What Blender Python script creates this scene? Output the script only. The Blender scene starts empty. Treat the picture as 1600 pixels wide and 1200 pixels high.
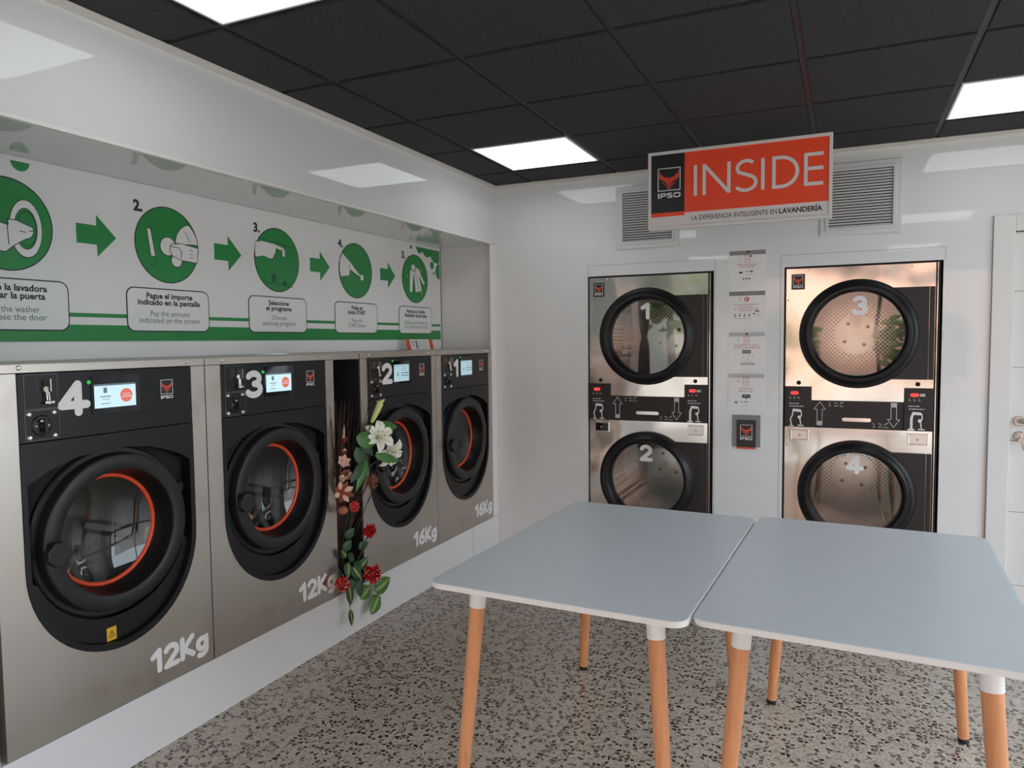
import bpy, math, random
from mathutils import Vector, Matrix
from mathutils.geometry import tessellate_polygon

random.seed(7)
PI = math.pi
scene = bpy.context.scene
COL = scene.collection

# ------------------------------------------------------------------ camera
cam_data = bpy.data.cameras.new('camera')
cam = bpy.data.objects.new('camera', cam_data)
COL.objects.link(cam)
cam_data.sensor_width = 36.0
cam_data.lens = 1138.82 / 1600 * 36.0
cam_data.clip_start = 0.02
RT = Vector((0.90929372, 0.41602988, -0.0102016))
UP = Vector((-0.01536119, 0.05805118, 0.99819542))
FW = Vector((-0.41587134, 0.90749611, -0.05917629))
M = Matrix.Identity(4)
for i in range(3):
    M[i][0], M[i][1], M[i][2] = RT[i], UP[i], -FW[i]
M.translation = Vector((2.27238922, -4.69629671, 1.48818317))
cam.matrix_world = M
scene.camera = cam

# ------------------------------------------------------------------ world, sun, exposure
world = bpy.data.worlds.new('sky')
scene.world = world
world.use_nodes = True
bg = world.node_tree.nodes['Background']
bg.inputs['Color'].default_value = (0.78, 0.89, 1.0, 1)
bg.inputs['Strength'].default_value = 4.6
sun_data = bpy.data.lights.new('sun', 'SUN')
sun_data.energy = 3.2
sun_data.angle = math.radians(0.6)
sun_data.color = (1.0, 0.90, 0.76)
sun = bpy.data.objects.new('sun', sun_data)
COL.objects.link(sun)
sun.location = (0, 4, 12)
sun.rotation_euler = Vector((0.35, -0.75, -0.95)).to_track_quat('-Z', 'Y').to_euler()
PANEL_STRENGTH = 2.3
scene.view_settings.view_transform = 'Standard'
scene.view_settings.look = 'None'
scene.view_settings.gamma = 1.0
scene.view_settings.exposure = 0.27
scene.view_settings.use_curve_mapping = False


# ------------------------------------------------------------------ materials
def mat(name, color, rough=0.5, metal=0.0, spec=None, emit=None, emit_s=0.0, coat=0.0):
    m = bpy.data.materials.new(name)
    m.use_nodes = True
    b = m.node_tree.nodes['Principled BSDF']
    b.inputs['Base Color'].default_value = (*color, 1)
    b.inputs['Roughness'].default_value = rough
    b.inputs['Metallic'].default_value = metal
    if spec is not None:
        b.inputs['Specular IOR Level'].default_value = spec
    if coat:
        b.inputs['Coat Weight'].default_value = coat
        b.inputs['Coat Roughness'].default_value = 0.05
    if emit:
        b.inputs['Emission Color'].default_value = (*emit, 1)
        b.inputs['Emission Strength'].default_value = emit_s
    return m


class NT:
    def __init__(self, m):
        self.t = m.node_tree
        self.b = self.t.nodes['Principled BSDF']

    def n(self, kind, **kw):
        nd = self.t.nodes.new(kind)
        for k, v in kw.items():
            if k.startswith('i_'):
                nd.inputs[k[2:].replace('_', ' ')].default_value = v
            else:
                setattr(nd, k, v)
        return nd

    def l(self, a, b):
        self.t.links.new(a, b)

    def math(self, op, a, b=None):
        nd = self.t.nodes.new('ShaderNodeMath')
        nd.operation = op
        for i, v in enumerate((a, b)):
            if v is None:
                continue
            if isinstance(v, (int, float)):
                nd.inputs[i].default_value = v
            else:
                self.l(v, nd.inputs[i])
        return nd.outputs[0]

    def ramp(self, fac, stops, interp='LINEAR'):
        r = self.t.nodes.new('ShaderNodeValToRGB')
        r.color_ramp.interpolation = interp
        e = r.color_ramp.elements
        while len(e) > 1:
            e.remove(e[-1])
        e[0].position = stops[0][0]
        e[0].color = (*stops[0][1], 1)
        for p, c in stops[1:]:
            x = e.new(p)
            x.color = (*c, 1)
        self.l(fac, r.inputs[0])
        return r.outputs[0]

    def coord(self, which='Object', scale=(1, 1, 1), rot=(0, 0, 0)):
        c = self.t.nodes.new('ShaderNodeTexCoord')
        mp = self.t.nodes.new('ShaderNodeMapping')
        mp.inputs['Scale'].default_value = scale
        mp.inputs['Rotation'].default_value = rot
        self.l(c.outputs[which], mp.inputs[0])
        return mp.outputs[0]

    def bump(self, h, strength, dist=0.01):
        bp = self.t.nodes.new('ShaderNodeBump')
        bp.inputs['Strength'].default_value = strength
        bp.inputs['Distance'].default_value = dist
        self.l(h, bp.inputs['Height'])
        self.l(bp.outputs[0], self.b.inputs['Normal'])


MATS = {}
MATS['wall'] = mat('glossy_white_panel', (0.74, 0.75, 0.755), 0.03)
MATS['matte_white'] = mat('white_paint', (0.78, 0.77, 0.75), 0.35)
MATS['door_white'] = mat('white_lacquer', (0.72, 0.72, 0.71), 0.22)
MATS['cornice'] = mat('cream_trim', (0.78, 0.76, 0.71), 0.4)
MATS['seam'] = mat('grey_joint', (0.30, 0.30, 0.30), 0.5)
MATS['black'] = mat('black_plastic', (0.0075, 0.0078, 0.0085), 0.36, spec=0.35)
MATS['ring'] = mat('charcoal_plastic', (0.0125, 0.013, 0.014), 0.40, spec=0.4)
MATS['dark'] = mat('matte_black', (0.006, 0.006, 0.006), 0.8)
MATS['bezel'] = mat('black_glass', (0.006, 0.008, 0.010), 0.06)
MATS['brown_black'] = mat('dark_plate', (0.021, 0.018, 0.018), 0.45, spec=0.4)
MATS['orange'] = mat('orange_rubber', (0.72, 0.075, 0.02), 0.4)
MATS['sticker'] = mat('white_vinyl', (0.80, 0.80, 0.80), 0.45)
MATS['print_black'] = mat('black_ink', (0.012, 0.014, 0.013), 0.5)
MATS['print_grey'] = mat('grey_ink', (0.22, 0.23, 0.23), 0.5)
MATS['print_lightgrey'] = mat('pale_grey_ink', (0.48, 0.49, 0.49), 0.5)
MATS['print_red'] = mat('red_ink', (0.55, 0.09, 0.08), 0.5)
MATS['print_green'] = mat('green_ink', (0.012, 0.24, 0.055), 0.3)
MATS['print_darkgreen'] = mat('dark_green_ink', (0.006, 0.085, 0.03), 0.3)
MATS['print_textgreen'] = mat('muted_green_ink', (0.06, 0.16, 0.10), 0.4)
MATS['print_white'] = mat('white_print', (0.76, 0.77, 0.77), 0.25)
MATS['sign_red'] = mat('red_orange_print', (0.92, 0.075, 0.026), 0.35)
MATS['sign_black'] = mat('sign_black_print', (0.014, 0.017, 0.021), 0.35)
MATS['sign_white'] = mat('sign_white_print', (0.72, 0.70, 0.69), 0.35)
MATS['logo_red'] = mat('logo_orange', (0.72, 0.07, 0.03), 0.4)
MATS['yellow'] = mat('yellow_label', (0.72, 0.44, 0.02), 0.45)
MATS['chrome'] = mat('chrome', (0.75, 0.74, 0.72), 0.16, 1.0)
MATS['nickel'] = mat('satin_nickel', (0.55, 0.50, 0.45), 0.3, 1.0)
MATS['bolt'] = mat('bolt_steel', (0.72, 0.73, 0.73), 0.28, 0.85)
MATS['alu'] = mat('white_aluminium', (0.66, 0.665, 0.67), 0.4)
MATS['screen'] = mat('lit_screen', (0.02, 0.02, 0.02), 0.15, emit=(0.62, 0.86, 0.96), emit_s=0.85)
MATS['screen_dim'] = mat('lit_screen_pale', (0.02, 0.02, 0.02), 0.15, emit=(0.50, 0.70, 0.80), emit_s=0.65)
MATS['screen_red'] = mat('screen_red_dot', (0.02, 0.02, 0.02), 0.15, emit=(0.85, 0.16, 0.10), emit_s=0.75)
MATS['screen_ink'] = mat('screen_dark_text', (0.02, 0.02, 0.02), 0.15, emit=(0.16, 0.26, 0.32), emit_s=0.5)
MATS['led_green'] = mat('green_led', (0.02, 0.2, 0.04), 0.3, emit=(0.03, 0.55, 0.10), emit_s=0.6)
MATS['led_red'] = mat('red_display', (0.2, 0.01, 0.01), 0.3, emit=(1.0, 0.05, 0.05), emit_s=1.0)
MATS['diffuser'] = mat('light_diffuser', (0.9, 0.9, 0.9), 0.4, emit=(0.90, 0.97, 1.0), emit_s=PANEL_STRENGTH)
MATS['panel_frame'] = mat('light_frame', (0.75, 0.76, 0.76), 0.4)
MATS['tbar'] = mat('ceiling_grid', (0.030, 0.031, 0.034), 0.5)
MATS['table_edge'] = mat('white_table_edge', (0.80, 0.80, 0.79), 0.4)
MATS['collar'] = mat('white_collar', (0.78, 0.78, 0.78), 0.4)
MATS['foot'] = mat('black_foot', (0.012, 0.012, 0.012), 0.4)

# ceiling tiles: dark mineral fibre with fissures
MATS['tile'] = mat('dark_ceiling_tile', (0.036, 0.037, 0.041), 0.85)
k = NT(MATS['tile'])
v = k.n('ShaderNodeTexNoise', i_Scale=85.0, i_Detail=3.0, i_Roughness=0.7)
k.l(k.coord('Object', (1.8, 0.7, 1)), v.inputs['Vector'])
k.l(k.ramp(v.outputs[0], [(0.0, (0.008, 0.008, 0.009)), (0.37, (0.014, 0.014, 0.016)), (0.45, (0.030, 0.031, 0.035)), (1, (0.040, 0.041, 0.046))]), k.b.inputs['Base Color'])
k.bump(v.outputs[0], 0.5, 0.004)

# brushed washer steel
MATS['steel'] = mat('brushed_steel', (0.56, 0.515, 0.465), 0.34, 1.0)
k = NT(MATS['steel'])
nz = k.n('ShaderNodeTexNoise', i_Scale=3.0, i_Detail=6.0, i_Roughness=0.6)
k.l(k.coord('Object', (2, 1, 90)), nz.inputs['Vector'])
st = k.n('ShaderNodeTexNoise', i_Scale=5.0, i_Detail=4.0)
k.l(k.coord(), st.inputs['Vector'])
r = k.math('ADD', k.math('MULTIPLY', nz.outputs[0], 0.10), k.math('MULTIPLY', st.outputs[0], 0.14))
k.l(k.math('ADD', r, 0.26), k.b.inputs['Roughness'])
k.l(k.ramp(st.outputs[0], [(0.28, (0.48, 0.435, 0.385)), (0.40, (0.56, 0.515, 0.465)), (1, (0.59, 0.55, 0.50))]), k.b.inputs['Base Color'])
k.bump(nz.outputs[0], 0.04, 0.002)

# polished, slightly wavy dryer steel
MATS['polish'] = mat('polished_steel', (0.70, 0.68, 0.65), 0.13, 1.0)
k = NT(MATS['polish'])
nz = k.n('ShaderNodeTexNoise', i_Scale=2.2, i_Detail=1.5, i_Distortion=0.4)
k.l(k.coord('Object', (1.0, 1.0, 0.8)), nz.inputs['Vector'])
k.bump(nz.outputs[0], 0.32, 0.05)

# drum: bright steel with rows of holes
MATS['drum'] = mat('perforated_steel', (0.62, 0.61, 0.59), 0.25, 1.0)
k = NT(MATS['drum'])
vv = k.n('ShaderNodeTexVoronoi', i_Scale=52.0, i_Randomness=0.0)
k.l(k.coord('Object', (1.0, 1.0, 1.0), (0, PI / 4, 0)), vv.inputs['Vector'])
hole = k.math('LESS_THAN', vv.outputs['Distance'], 0.33)
k.l(k.ramp(hole, [(0, (0.62, 0.61, 0.59)), (1, (0.02, 0.02, 0.02))]), k.b.inputs['Base Color'])
MATS['drum_plain'] = mat('plain_drum_steel', (0.60, 0.60, 0.59), 0.22, 1.0)
MATS['tub'] = mat('washer_drum_steel', (0.46, 0.45, 0.43), 0.28, 1.0)
k = NT(MATS['tub'])
nz = k.n('ShaderNodeTexNoise', i_Scale=14.0, i_Detail=4.0)
k.l(k.coord('Object', (1, 6, 1)), nz.inputs['Vector'])
k.bump(nz.outputs[0], 0.15, 0.01)

# door glass: clear pane, fresnel reflection
def glass(name, tint, ior):
    m = bpy.data.materials.new(name)
    m.use_nodes = True
    t = m.node_tree
    t.nodes.remove(t.nodes['Principled BSDF'])
    out = [n for n in t.nodes if n.type == 'OUTPUT_MATERIAL'][0]
    tr = t.nodes.new('ShaderNodeBsdfTransparent')
    tr.inputs[0].default_value = (*tint, 1)
    gl = t.nodes.new('ShaderNodeBsdfGlossy')
    gl.inputs['Roughness'].default_value = 0.015
    gl.inputs['Color'].default_value = (1, 1, 1, 1)
    fr = t.nodes.new('ShaderNodeFresnel')
    fr.inputs[0].default_value = ior
    mx = t.nodes.new('ShaderNodeMixShader')
    t.links.new(fr.outputs[0], mx.inputs[0])
    t.links.new(tr.outputs[0], mx.inputs[1])
    t.links.new(gl.outputs[0], mx.inputs[2])
    t.links.new(mx.outputs[0], out.inputs['Surface'])
    return m


MATS['glass'] = glass('door_glass', (0.80, 0.81, 0.80), 1.95)
MATS['washer_glass'] = glass('washer_door_glass', (0.74, 0.75, 0.74), 1.6)

# terrazzo
MATS['floor'] = mat('terrazzo', (0.5, 0.45, 0.4), 0.32)
k = NT(MATS['floor'])
co = k.coord('Object', (1, 1, 1))
wob = k.n('ShaderNodeTexNoise', i_Scale=40.0, i_Detail=2.0)
k.l(co, wob.inputs['Vector'])
va = k.n('ShaderNodeVectorMath', operation='MULTIPLY_ADD')
k.l(wob.outputs['Color'], va.inputs[0])
va.inputs[1].default_value = (0.014, 0.014, 0)
k.l(co, va.inputs[2])


def chips(scale, thresh, edge):
    v1 = k.n('ShaderNodeTexVoronoi', i_Scale=scale)
    v1.voronoi_dimensions = '2D'
    k.l(va.outputs[0], v1.inputs['Vector'])
    v2 = k.n('ShaderNodeTexVoronoi', i_Scale=scale, feature='DISTANCE_TO_EDGE')
    v2.voronoi_dimensions = '2D'
    k.l(va.outputs[0], v2.inputs['Vector'])
    sep = k.n('ShaderNodeSeparateColor')
    k.l(v1.outputs['Color'], sep.inputs[0])
    m = k.math('MULTIPLY', k.math('GREATER_THAN', v2.outputs['Distance'], edge), k.math('GREATER_THAN', sep.outputs[0], thresh))
    return m, sep


m1, s1 = chips(52.0, 0.50, 0.13)
m2, s2 = chips(130.0, 0.45, 0.12)
fine = k.n('ShaderNodeTexNoise', i_Scale=160.0, i_Detail=2.0)
k.l(co, fine.inputs['Vector'])
base = k.ramp(fine.outputs[0], [(0.3, (0.42, 0.37, 0.305)), (0.7, (0.55, 0.495, 0.415))])
tones = [(0.0, (0.045, 0.028, 0.020)), (0.20, (0.12, 0.075, 0.05)), (0.40, (0.21, 0.165, 0.125)), (0.58, (0.33, 0.30, 0.26)), (0.76, (0.17, 0.155, 0.135)), (0.9, (0.06, 0.045, 0.036))]
tones1 = [(0.0, (0.050, 0.030, 0.022)), (0.28, (0.11, 0.068, 0.047)), (0.50, (0.20, 0.135, 0.095)), (0.66, (0.40, 0.33, 0.27)), (0.86, (0.16, 0.135, 0.115))]
c1 = k.ramp(s1.outputs[1], tones1, 'CONSTANT')
tones2 = [(0.0, (0.30, 0.25, 0.20)), (0.2, (0.56, 0.51, 0.43)), (0.4, (0.36, 0.30, 0.24)), (0.6, (0.45, 0.41, 0.35)), (0.75, (0.16, 0.11, 0.08)), (0.86, (0.52, 0.47, 0.39))]
c2 = k.ramp(s2.outputs[1], tones2, 'CONSTANT')
mx = k.n('ShaderNodeMix', data_type='RGBA')
k.l(m2, mx.inputs[0]); k.l(base, mx.inputs[6]); k.l(c2, mx.inputs[7])
mx2 = k.n('ShaderNodeMix', data_type='RGBA')
k.l(m1, mx2.inputs[0]); k.l(mx.outputs[2], mx2.inputs[6]); k.l(c1, mx2.inputs[7])
k.l(mx2.outputs[2], k.b.inputs['Base Color'])

# table top: cool grey satin laminate
MATS['table_top'] = mat('grey_laminate', (0.66, 0.71, 0.745), 0.30)
k = NT(MATS['table_top'])
nz = k.n('ShaderNodeTexNoise', i_Scale=500.0, i_Detail=1.0)
k.l(k.coord(), nz.inputs['Vector'])
k.bump(nz.outputs[0], 0.05, 0.001)

# beech legs
MATS['wood'] = mat('beech', (0.62, 0.27, 0.12), 0.42)
k = NT(MATS['wood'])
nz = k.n('ShaderNodeTexNoise', i_Scale=9.0, i_Detail=5.0, i_Distortion=0.6)
k.l(k.coord('Object', (6, 6, 0.6)), nz.inputs['Vector'])
k.l(k.ramp(nz.outputs[0], [(0.3, (0.58, 0.245, 0.105)), (0.55, (0.68, 0.31, 0.145)), (0.8, (0.62, 0.265, 0.115))]), k.b.inputs['Base Color'])

# embossed white strip behind the washers
MATS['emboss'] = mat('embossed_white_strip', (0.86, 0.88, 0.87), 0.2)
k = NT(MATS['emboss'])
vv = k.n('ShaderNodeTexVoronoi', i_Scale=34.0, i_Randomness=0.0)
k.l(k.coord('Object', (0, 1, 1)), vv.inputs['Vector'])
k.bump(k.math('GREATER_THAN', 0.25, vv.outputs['Distance']), 0.7, 0.004)

# plants
MATS['leaf'] = mat('leaf_green', (0.045, 0.16, 0.022), 0.4)
MATS['leaf_dark'] = mat('leaf_dark_green', (0.016, 0.06, 0.018), 0.45)
MATS['leaf_mid'] = mat('leaf_yellow_green', (0.26, 0.37, 0.08), 0.45)
MATS['petal'] = mat('lily_petal', (0.82, 0.82, 0.72), 0.5)
MATS['petal_vein'] = mat('lily_vein', (0.55, 0.55, 0.30), 0.5)
MATS['bud'] = mat('lily_bud', (0.62, 0.70, 0.26), 0.5)
MATS['twig'] = mat('dark_twig', (0.042, 0.020, 0.014), 0.7)
MATS['dried'] = mat('dried_rust', (0.20, 0.035, 0.02), 0.7)
MATS['dried_pale'] = mat('dried_pink', (0.62, 0.40, 0.31), 0.6)
MATS['cone'] = mat('brown_cone', (0.16, 0.085, 0.05), 0.7)
MATS['terracotta'] = mat('terracotta_fruit', (0.36, 0.12, 0.06), 0.6)
MATS['red'] = mat('red_petal', (0.50, 0.012, 0.018), 0.5)
MATS['fleck'] = mat('pale_fleck', (0.75, 0.60, 0.50), 0.6)
MATS['anther'] = mat('brown_anther', (0.22, 0.08, 0.02), 0.7)
# outdoors
MATS['pave'] = mat('pavement', (0.52, 0.40, 0.31), 0.9)
k = NT(MATS['pave'])
br = k.n('ShaderNodeTexBrick', i_Scale=2.0)
br.inputs['Color1'].default_value = (0.40, 0.36, 0.32, 1)
br.inputs['Color2'].default_value = (0.35, 0.31, 0.28, 1)
br.inputs['Mortar'].default_value = (0.30, 0.26, 0.22, 1)
k.l(k.coord(), br.inputs['Vector'])
k.l(br.outputs[0], k.b.inputs['Base Color'])
MATS['facade'] = mat('peach_render', (0.72, 0.41, 0.305), 0.9)
MATS['facade_cream'] = mat('cream_render', (0.55, 0.52, 0.47), 0.9)
MATS['facade_grey'] = mat('grey_render', (0.40, 0.41, 0.38), 0.9)
MATS['hedge'] = mat('foliage', (0.09, 0.15, 0.03), 0.8)
MATS['bark'] = mat('bark', (0.10, 0.07, 0.05), 0.9)
MATS['frame_dark'] = mat('dark_aluminium', (0.035, 0.04, 0.043), 0.4)


# ------------------------------------------------------------------ mesh builder
class MB:
    def __init__(self, m='black', xf=None):
        self.v, self.f, self.mi, self.sm = [], [], [], []
        self.m = m
        self.mats = []
        self.xf = xf
        self.k = 0

    def use(self, m):
        self.m = m
        return self

    def _idx(self):
        if self.m not in self.mats:
            self.mats.append(self.m)
        return self.mats.index(self.m)

    def add(self, vs, fs, smooth=False):
        o = len(self.v)
        if self.xf:
            vs = [self.xf @ Vector(p) for p in vs]
        self.v += [tuple(p) for p in vs]
        i = self._idx()
        for f in fs:
            self.f.append(tuple(o + a for a in f))
            self.mi.append(i)
            self.sm.append(smooth)
        return self

    def box(self, x0, x1, y0, y1, z0, z1):
        vs = [(x0, y0, z0), (x1, y0, z0), (x1, y1, z0), (x0, y1, z0), (x0, y0, z1), (x1, y0, z1), (x1, y1, z1), (x0, y1, z1)]
        return self.add(vs, [(3, 2, 1, 0), (4, 5, 6, 7), (0, 1, 5, 4), (1, 2, 6, 5), (2, 3, 7, 6), (3, 0, 4, 7)])

    def prism(self, outer, holes=(), y0=0.0, y1=0.01):
        """2D loops in (x, z), extruded from y0 (front, towards the viewer) to y1."""
        loops = [list(outer)] + [list(h) for h in holes]
        flat = [p for lp in loops for p in lp]
        n = len(flat)
        tris = tessellate_polygon([[Vector((p[0], p[1], 0)) for p in lp] for lp in loops])
        vs = [(p[0], y0, p[1]) for p in flat] + [(p[0], y1, p[1]) for p in flat]
        fs = []
        for t in tris:
            a, b, c = [flat[i] for i in t]
            area = (b[0] - a[0]) * (c[1] - a[1]) - (c[0] - a[0]) * (b[1] - a[1])
            if abs(area) < 1e-12:
                continue
            t = tuple(t) if area > 0 else tuple(reversed(t))
            fs.append(t)                                   # normal towards -y
            fs.append(tuple(n + i for i in reversed(t)))
        o = 0
        for li, lp in enumerate(loops):
            m = len(lp)
            ar = sum(lp[i][0] * lp[(i + 1) % m][1] - lp[(i + 1) % m][0] * lp[i][1] for i in range(m))
            for i in range(m):
                a, b = o + i, o + (i + 1) % m
                q = (a, n + a, n + b, b)
                if (ar > 0) != (li == 0):
                    q = tuple(reversed(q))
                fs.append(q)
            o += m
        return self.add(vs, fs)

    def rect(self, x0, x1, z0, z1, y0, y1=None):
        self.k += 1
        return self.prism([(x0, z0), (x1, z0), (x1, z1), (x0, z1)], (), y0, y0 + 0.001 if y1 is None else y1)

    def disc(self, cx, cz, rx, y0, y1, rz=None, n=40):
        rz = rx if rz is None else rz
        return self.prism([(cx + rx * math.cos(2 * PI * i / n), cz + rz * math.sin(2 * PI * i / n)) for i in range(n)], (), y0, y1)

    def ringd(self, cx, cz, r0, r1, y0, y1, sx=1.0, n=48):
        c = lambda r: [(cx + sx * r * math.cos(2 * PI * i / n), cz + r * math.sin(2 * PI * i / n)) for i in range(n)]
        return self.prism(c(r1), [c(r0)], y0, y1)

    def lathe(self, prof, cx, cz, n=64, smooth=True, closed=False, flip=False):
        """profile of (r, y) turned about the y axis through (cx, cz)"""
        vs, fs = [], []
        m = len(prof)
        for i in range(n):
            a = 2 * PI * i / n
            for r, y in prof:
                vs.append((cx + r * math.cos(a), y, cz + r * math.sin(a)))
        for i in range(n):
            j = (i + 1) % n
            for q in range(m if closed else m - 1):
                w = (q + 1) % m
                fs.append((i * m + q, i * m + w, j * m + w, j * m + q))
        if flip:
            fs = [tuple(reversed(f)) for f in fs]
        return self.add(vs, fs, smooth)

    def lathe_z(self, prof, p0=(0, 0, 0), n=24, smooth=True):
        vs, fs = [], []
        m = len(prof)
        for i in range(n):
            a = 2 * PI * i / n
            for r, z in prof:
                vs.append((p0[0] + r * math.cos(a), p0[1] + r * math.sin(a), p0[2] + z))
        for i in range(n):
            j = (i + 1) % n
            for q in range(m - 1):
                fs.append((i * m + q, j * m + q, j * m + q + 1, i * m + q + 1))
        return self.add(vs, fs, smooth)

    def tube(self, pts, r, n=8, cap=True):
        pts = [Vector(p) for p in pts]
        rs = r if isinstance(r, (list, tuple)) else [r] * len(pts)
        vs, fs = [], []
        up = None
        for i, p in enumerate(pts):
            d = (pts[min(i + 1, len(pts) - 1)] - pts[max(i - 1, 0)])
            d = d.normalized() if d.length > 1e-9 else Vector((0, 0, 1))
            if up is None:
                up = d.orthogonal().normalized()
            up = (up - d * up.dot(d))
            up = up.normalized() if up.length > 1e-6 else d.orthogonal().normalized()
            w = d.cross(up)
            for q in range(n):
                a = 2 * PI * q / n
                vs.append(p + (up * math.cos(a) + w * math.sin(a)) * rs[i])
        for i in range(len(pts) - 1):
            for q in range(n):
                w = (q + 1) % n
                fs.append((i * n + q, i * n + w, (i + 1) * n + w, (i + 1) * n + q))
        if cap:
            fs.append(tuple(reversed(range(n))))
            fs.append(tuple(range((len(pts) - 1) * n, len(pts) * n)))
        return self.add(vs, fs, True)

    def ball(self, c, r, sq=(1, 1, 1), n=10, m=7, jit=0.0):
        vs, fs = [], []
        for i in range(m + 1):
            th = PI * i / m
            for j in range(n):
                a = 2 * PI * j / n
                s = 1 + (random.uniform(-jit, jit) if jit else 0)
                vs.append((c[0] + r * sq[0] * s * math.sin(th) * math.cos(a), c[1] + r * sq[1] * s * math.sin(th) * math.sin(a), c[2] + r * sq[2] * s * math.cos(th)))
        for i in range(m):
            for j in range(n):
                q = (j + 1) % n
                fs.append((i * n + j, (i + 1) * n + j, (i + 1) * n + q, i * n + q))
        return self.add(vs, fs, True)

    # flat drawing in the (x, z) plane ----------------------------------
    def stroke(self, pts, w, y, round_=True, t=0.0008):
        for i in range(len(pts) - 1):
            (ax, az), (bx, bz) = pts[i], pts[i + 1]
            dx, dz = bx - ax, bz - az
            L = math.hypot(dx, dz)
            if L < 1e-9:
                continue
            nx, nz_ = -dz / L * w / 2, dx / L * w / 2
            self.k += 1
            yy = y - (self.k % 7) * 1.2e-5
            self.prism([(ax + nx, az + nz_), (ax - nx, az - nz_), (bx - nx, bz - nz_), (bx + nx, bz + nz_)], (), yy, y + t)
        idx = range(len(pts)) if round_ else range(1, len(pts) - 1)
        for i in idx:
            self.k += 1
            self.disc(pts[i][0], pts[i][1], w / 2, y - (self.k % 7) * 1.2e-5 - 1e-4 * 0.3, y + t, n=14)
        return self

    def text(self, body, cx, cz, size, y, width=None, bold=0.0, t=0.0006, align='CENTER'):
        cu = bpy.data.curves.new('lettering', 'FONT')
        cu.body = body
        cu.align_x = align
        cu.align_y = 'CENTER'
        cu.size = 1.0
        cu.offset = bold
        cu.resolution_u = 3
        ob = bpy.data.objects.new('lettering', cu)
        COL.objects.link(ob)
        dg = bpy.context.evaluated_depsgraph_get()
        me = bpy.data.meshes.new_from_object(ob.evaluated_get(dg))
        xs = [q.co.x for q in me.vertices]
        sx = size
        if width and xs:
            sx = width / max(1e-6, max(xs) - min(xs))
        off = 0.0
        if xs and align == 'CENTER':
            off = -(max(xs) + min(xs)) / 2
        vs = [(cx + (q.co.x + off) * sx, y, cz + q.co.y * size) for q in me.vertices]
        fs = []
        for p in me.polygons:
            vv = list(p.vertices)
            ar = sum(vs[vv[i]][0] * vs[vv[(i + 1) % len(vv)]][2] - vs[vv[(i + 1) % len(vv)]][0] * vs[vv[i]][2] for i in range(len(vv)))
            fs.append(tuple(vv) if ar > 0 else tuple(reversed(vv)))
        self.add(vs, fs)
        bpy.data.objects.remove(ob)
        bpy.data.meshes.remove(me)
        bpy.data.curves.remove(cu)
        return self

    def build(self, name, parent=None, bevel=0.0, seg=2):
        me = bpy.data.meshes.new(name)
        me.from_pydata(self.v, [], self.f)
        for m in self.mats:
            me.materials.append(MATS[m])
        me.polygons.foreach_set('material_index', self.mi)
        me.polygons.foreach_set('use_smooth', self.sm)
        me.update()
        if any(self.sm):
            me.set_sharp_from_angle(angle=math.radians(38))
        o = bpy.data.objects.new(name, me)
        COL.objects.link(o)
        if parent:
            o.parent = parent
        if bevel:
            b = o.modifiers.new('edge', 'BEVEL')
            b.width = bevel
            b.segments = seg
            b.limit_method = 'ANGLE'
            b.angle_limit = math.radians(50)
            b.harden_normals = False
        return o


def thing(name, label, cat, loc=(0, 0, 0), rz=0.0, group=None):
    o = bpy.data.objects.new(name, None)
    o.empty_display_size = 0.1
    COL.objects.link(o)
    o.location = loc
    o.rotation_euler = (0, 0, rz)
    tag(o, label, cat, group)
    return o


def tag(o, label, cat, group=None):
    o['label'] = label
    o['category'] = cat
    if group:
        o['group'] = group
    return o


def struct(mb, name, parent=None, bevel=0.0):
    o = mb.build(name, parent, bevel)
    if parent is None:
        o['kind'] = 'structure'
    return o


def arc(cx, cz, rx, rz, a0, a1, n=14):
    return [(cx + rx * math.cos(math.radians(a0 + (a1 - a0) * i / n)), cz + rz * math.sin(math.radians(a0 + (a1 - a0) * i / n))) for i in range(n + 1)]


def rrect(x0, x1, z0, z1, r, n=6):
    return (arc(x1 - r, z0 + r, r, r, -90, 0, n) + arc(x1 - r, z1 - r, r, r, 0, 90, n) + arc(x0 + r, z1 - r, r, r, 90, 180, n) + arc(x0 + r, z0 + r, r, r, 180, 270, n))


def inset(poly, d):
    n = len(poly)
    out = []
    for i in range(n):
        a, b, c = Vector(poly[i - 1]), Vector(poly[i]), Vector(poly[(i + 1) % n])
        e1, e2 = (b - a), (c - b)
        if e1.length < 1e-9 or e2.length < 1e-9:
            out.append(tuple(b)); continue
        e1.normalize(); e2.normalize()
        nn = Vector((-e1.y - e2.y, e1.x + e2.x))
        if nn.length < 1e-6:
            out.append(tuple(b)); continue
        nn.normalize()
        cosv = max(0.4, nn.dot(Vector((-e1.y, e1.x))))
        out.append(tuple(b + nn * d / cosv))
    return out


GLYPH = {
    '1': ([[(.06, .70), (.32, .91), (.32, .09)]], .50),
    '2': ([arc(.32, .66, .23, .25, 160, -25, 12) + [(.10, .09), (.58, .09)]], .68),
    '3': ([arc(.30, .705, .20, .205, 150, -80, 12), arc(.30, .295, .235, .215, 85, -150, 14)], .64),
    '4': ([[(.46, .91), (.07, .30), (.66, .30)], [(.46, .91), (.46, .08)]], .74),
    '6': ([arc(.32, .30, .21, .22, 0, 360, 20), [(.50, .91), (.30, .75), (.14, .50), (.11, .30)]], .66),
    'K': ([[(.11, .91), (.11, .09)], [(.55, .90), (.16, .46), (.58, .10)]], .69),
    'g': ([arc(.30, .37, .19, .23, 0, 360, 20), [(.49, .62), (.49, .10)] + arc(.26, .06, .23, .20, 0, -120, 8)], .62),
}


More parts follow.
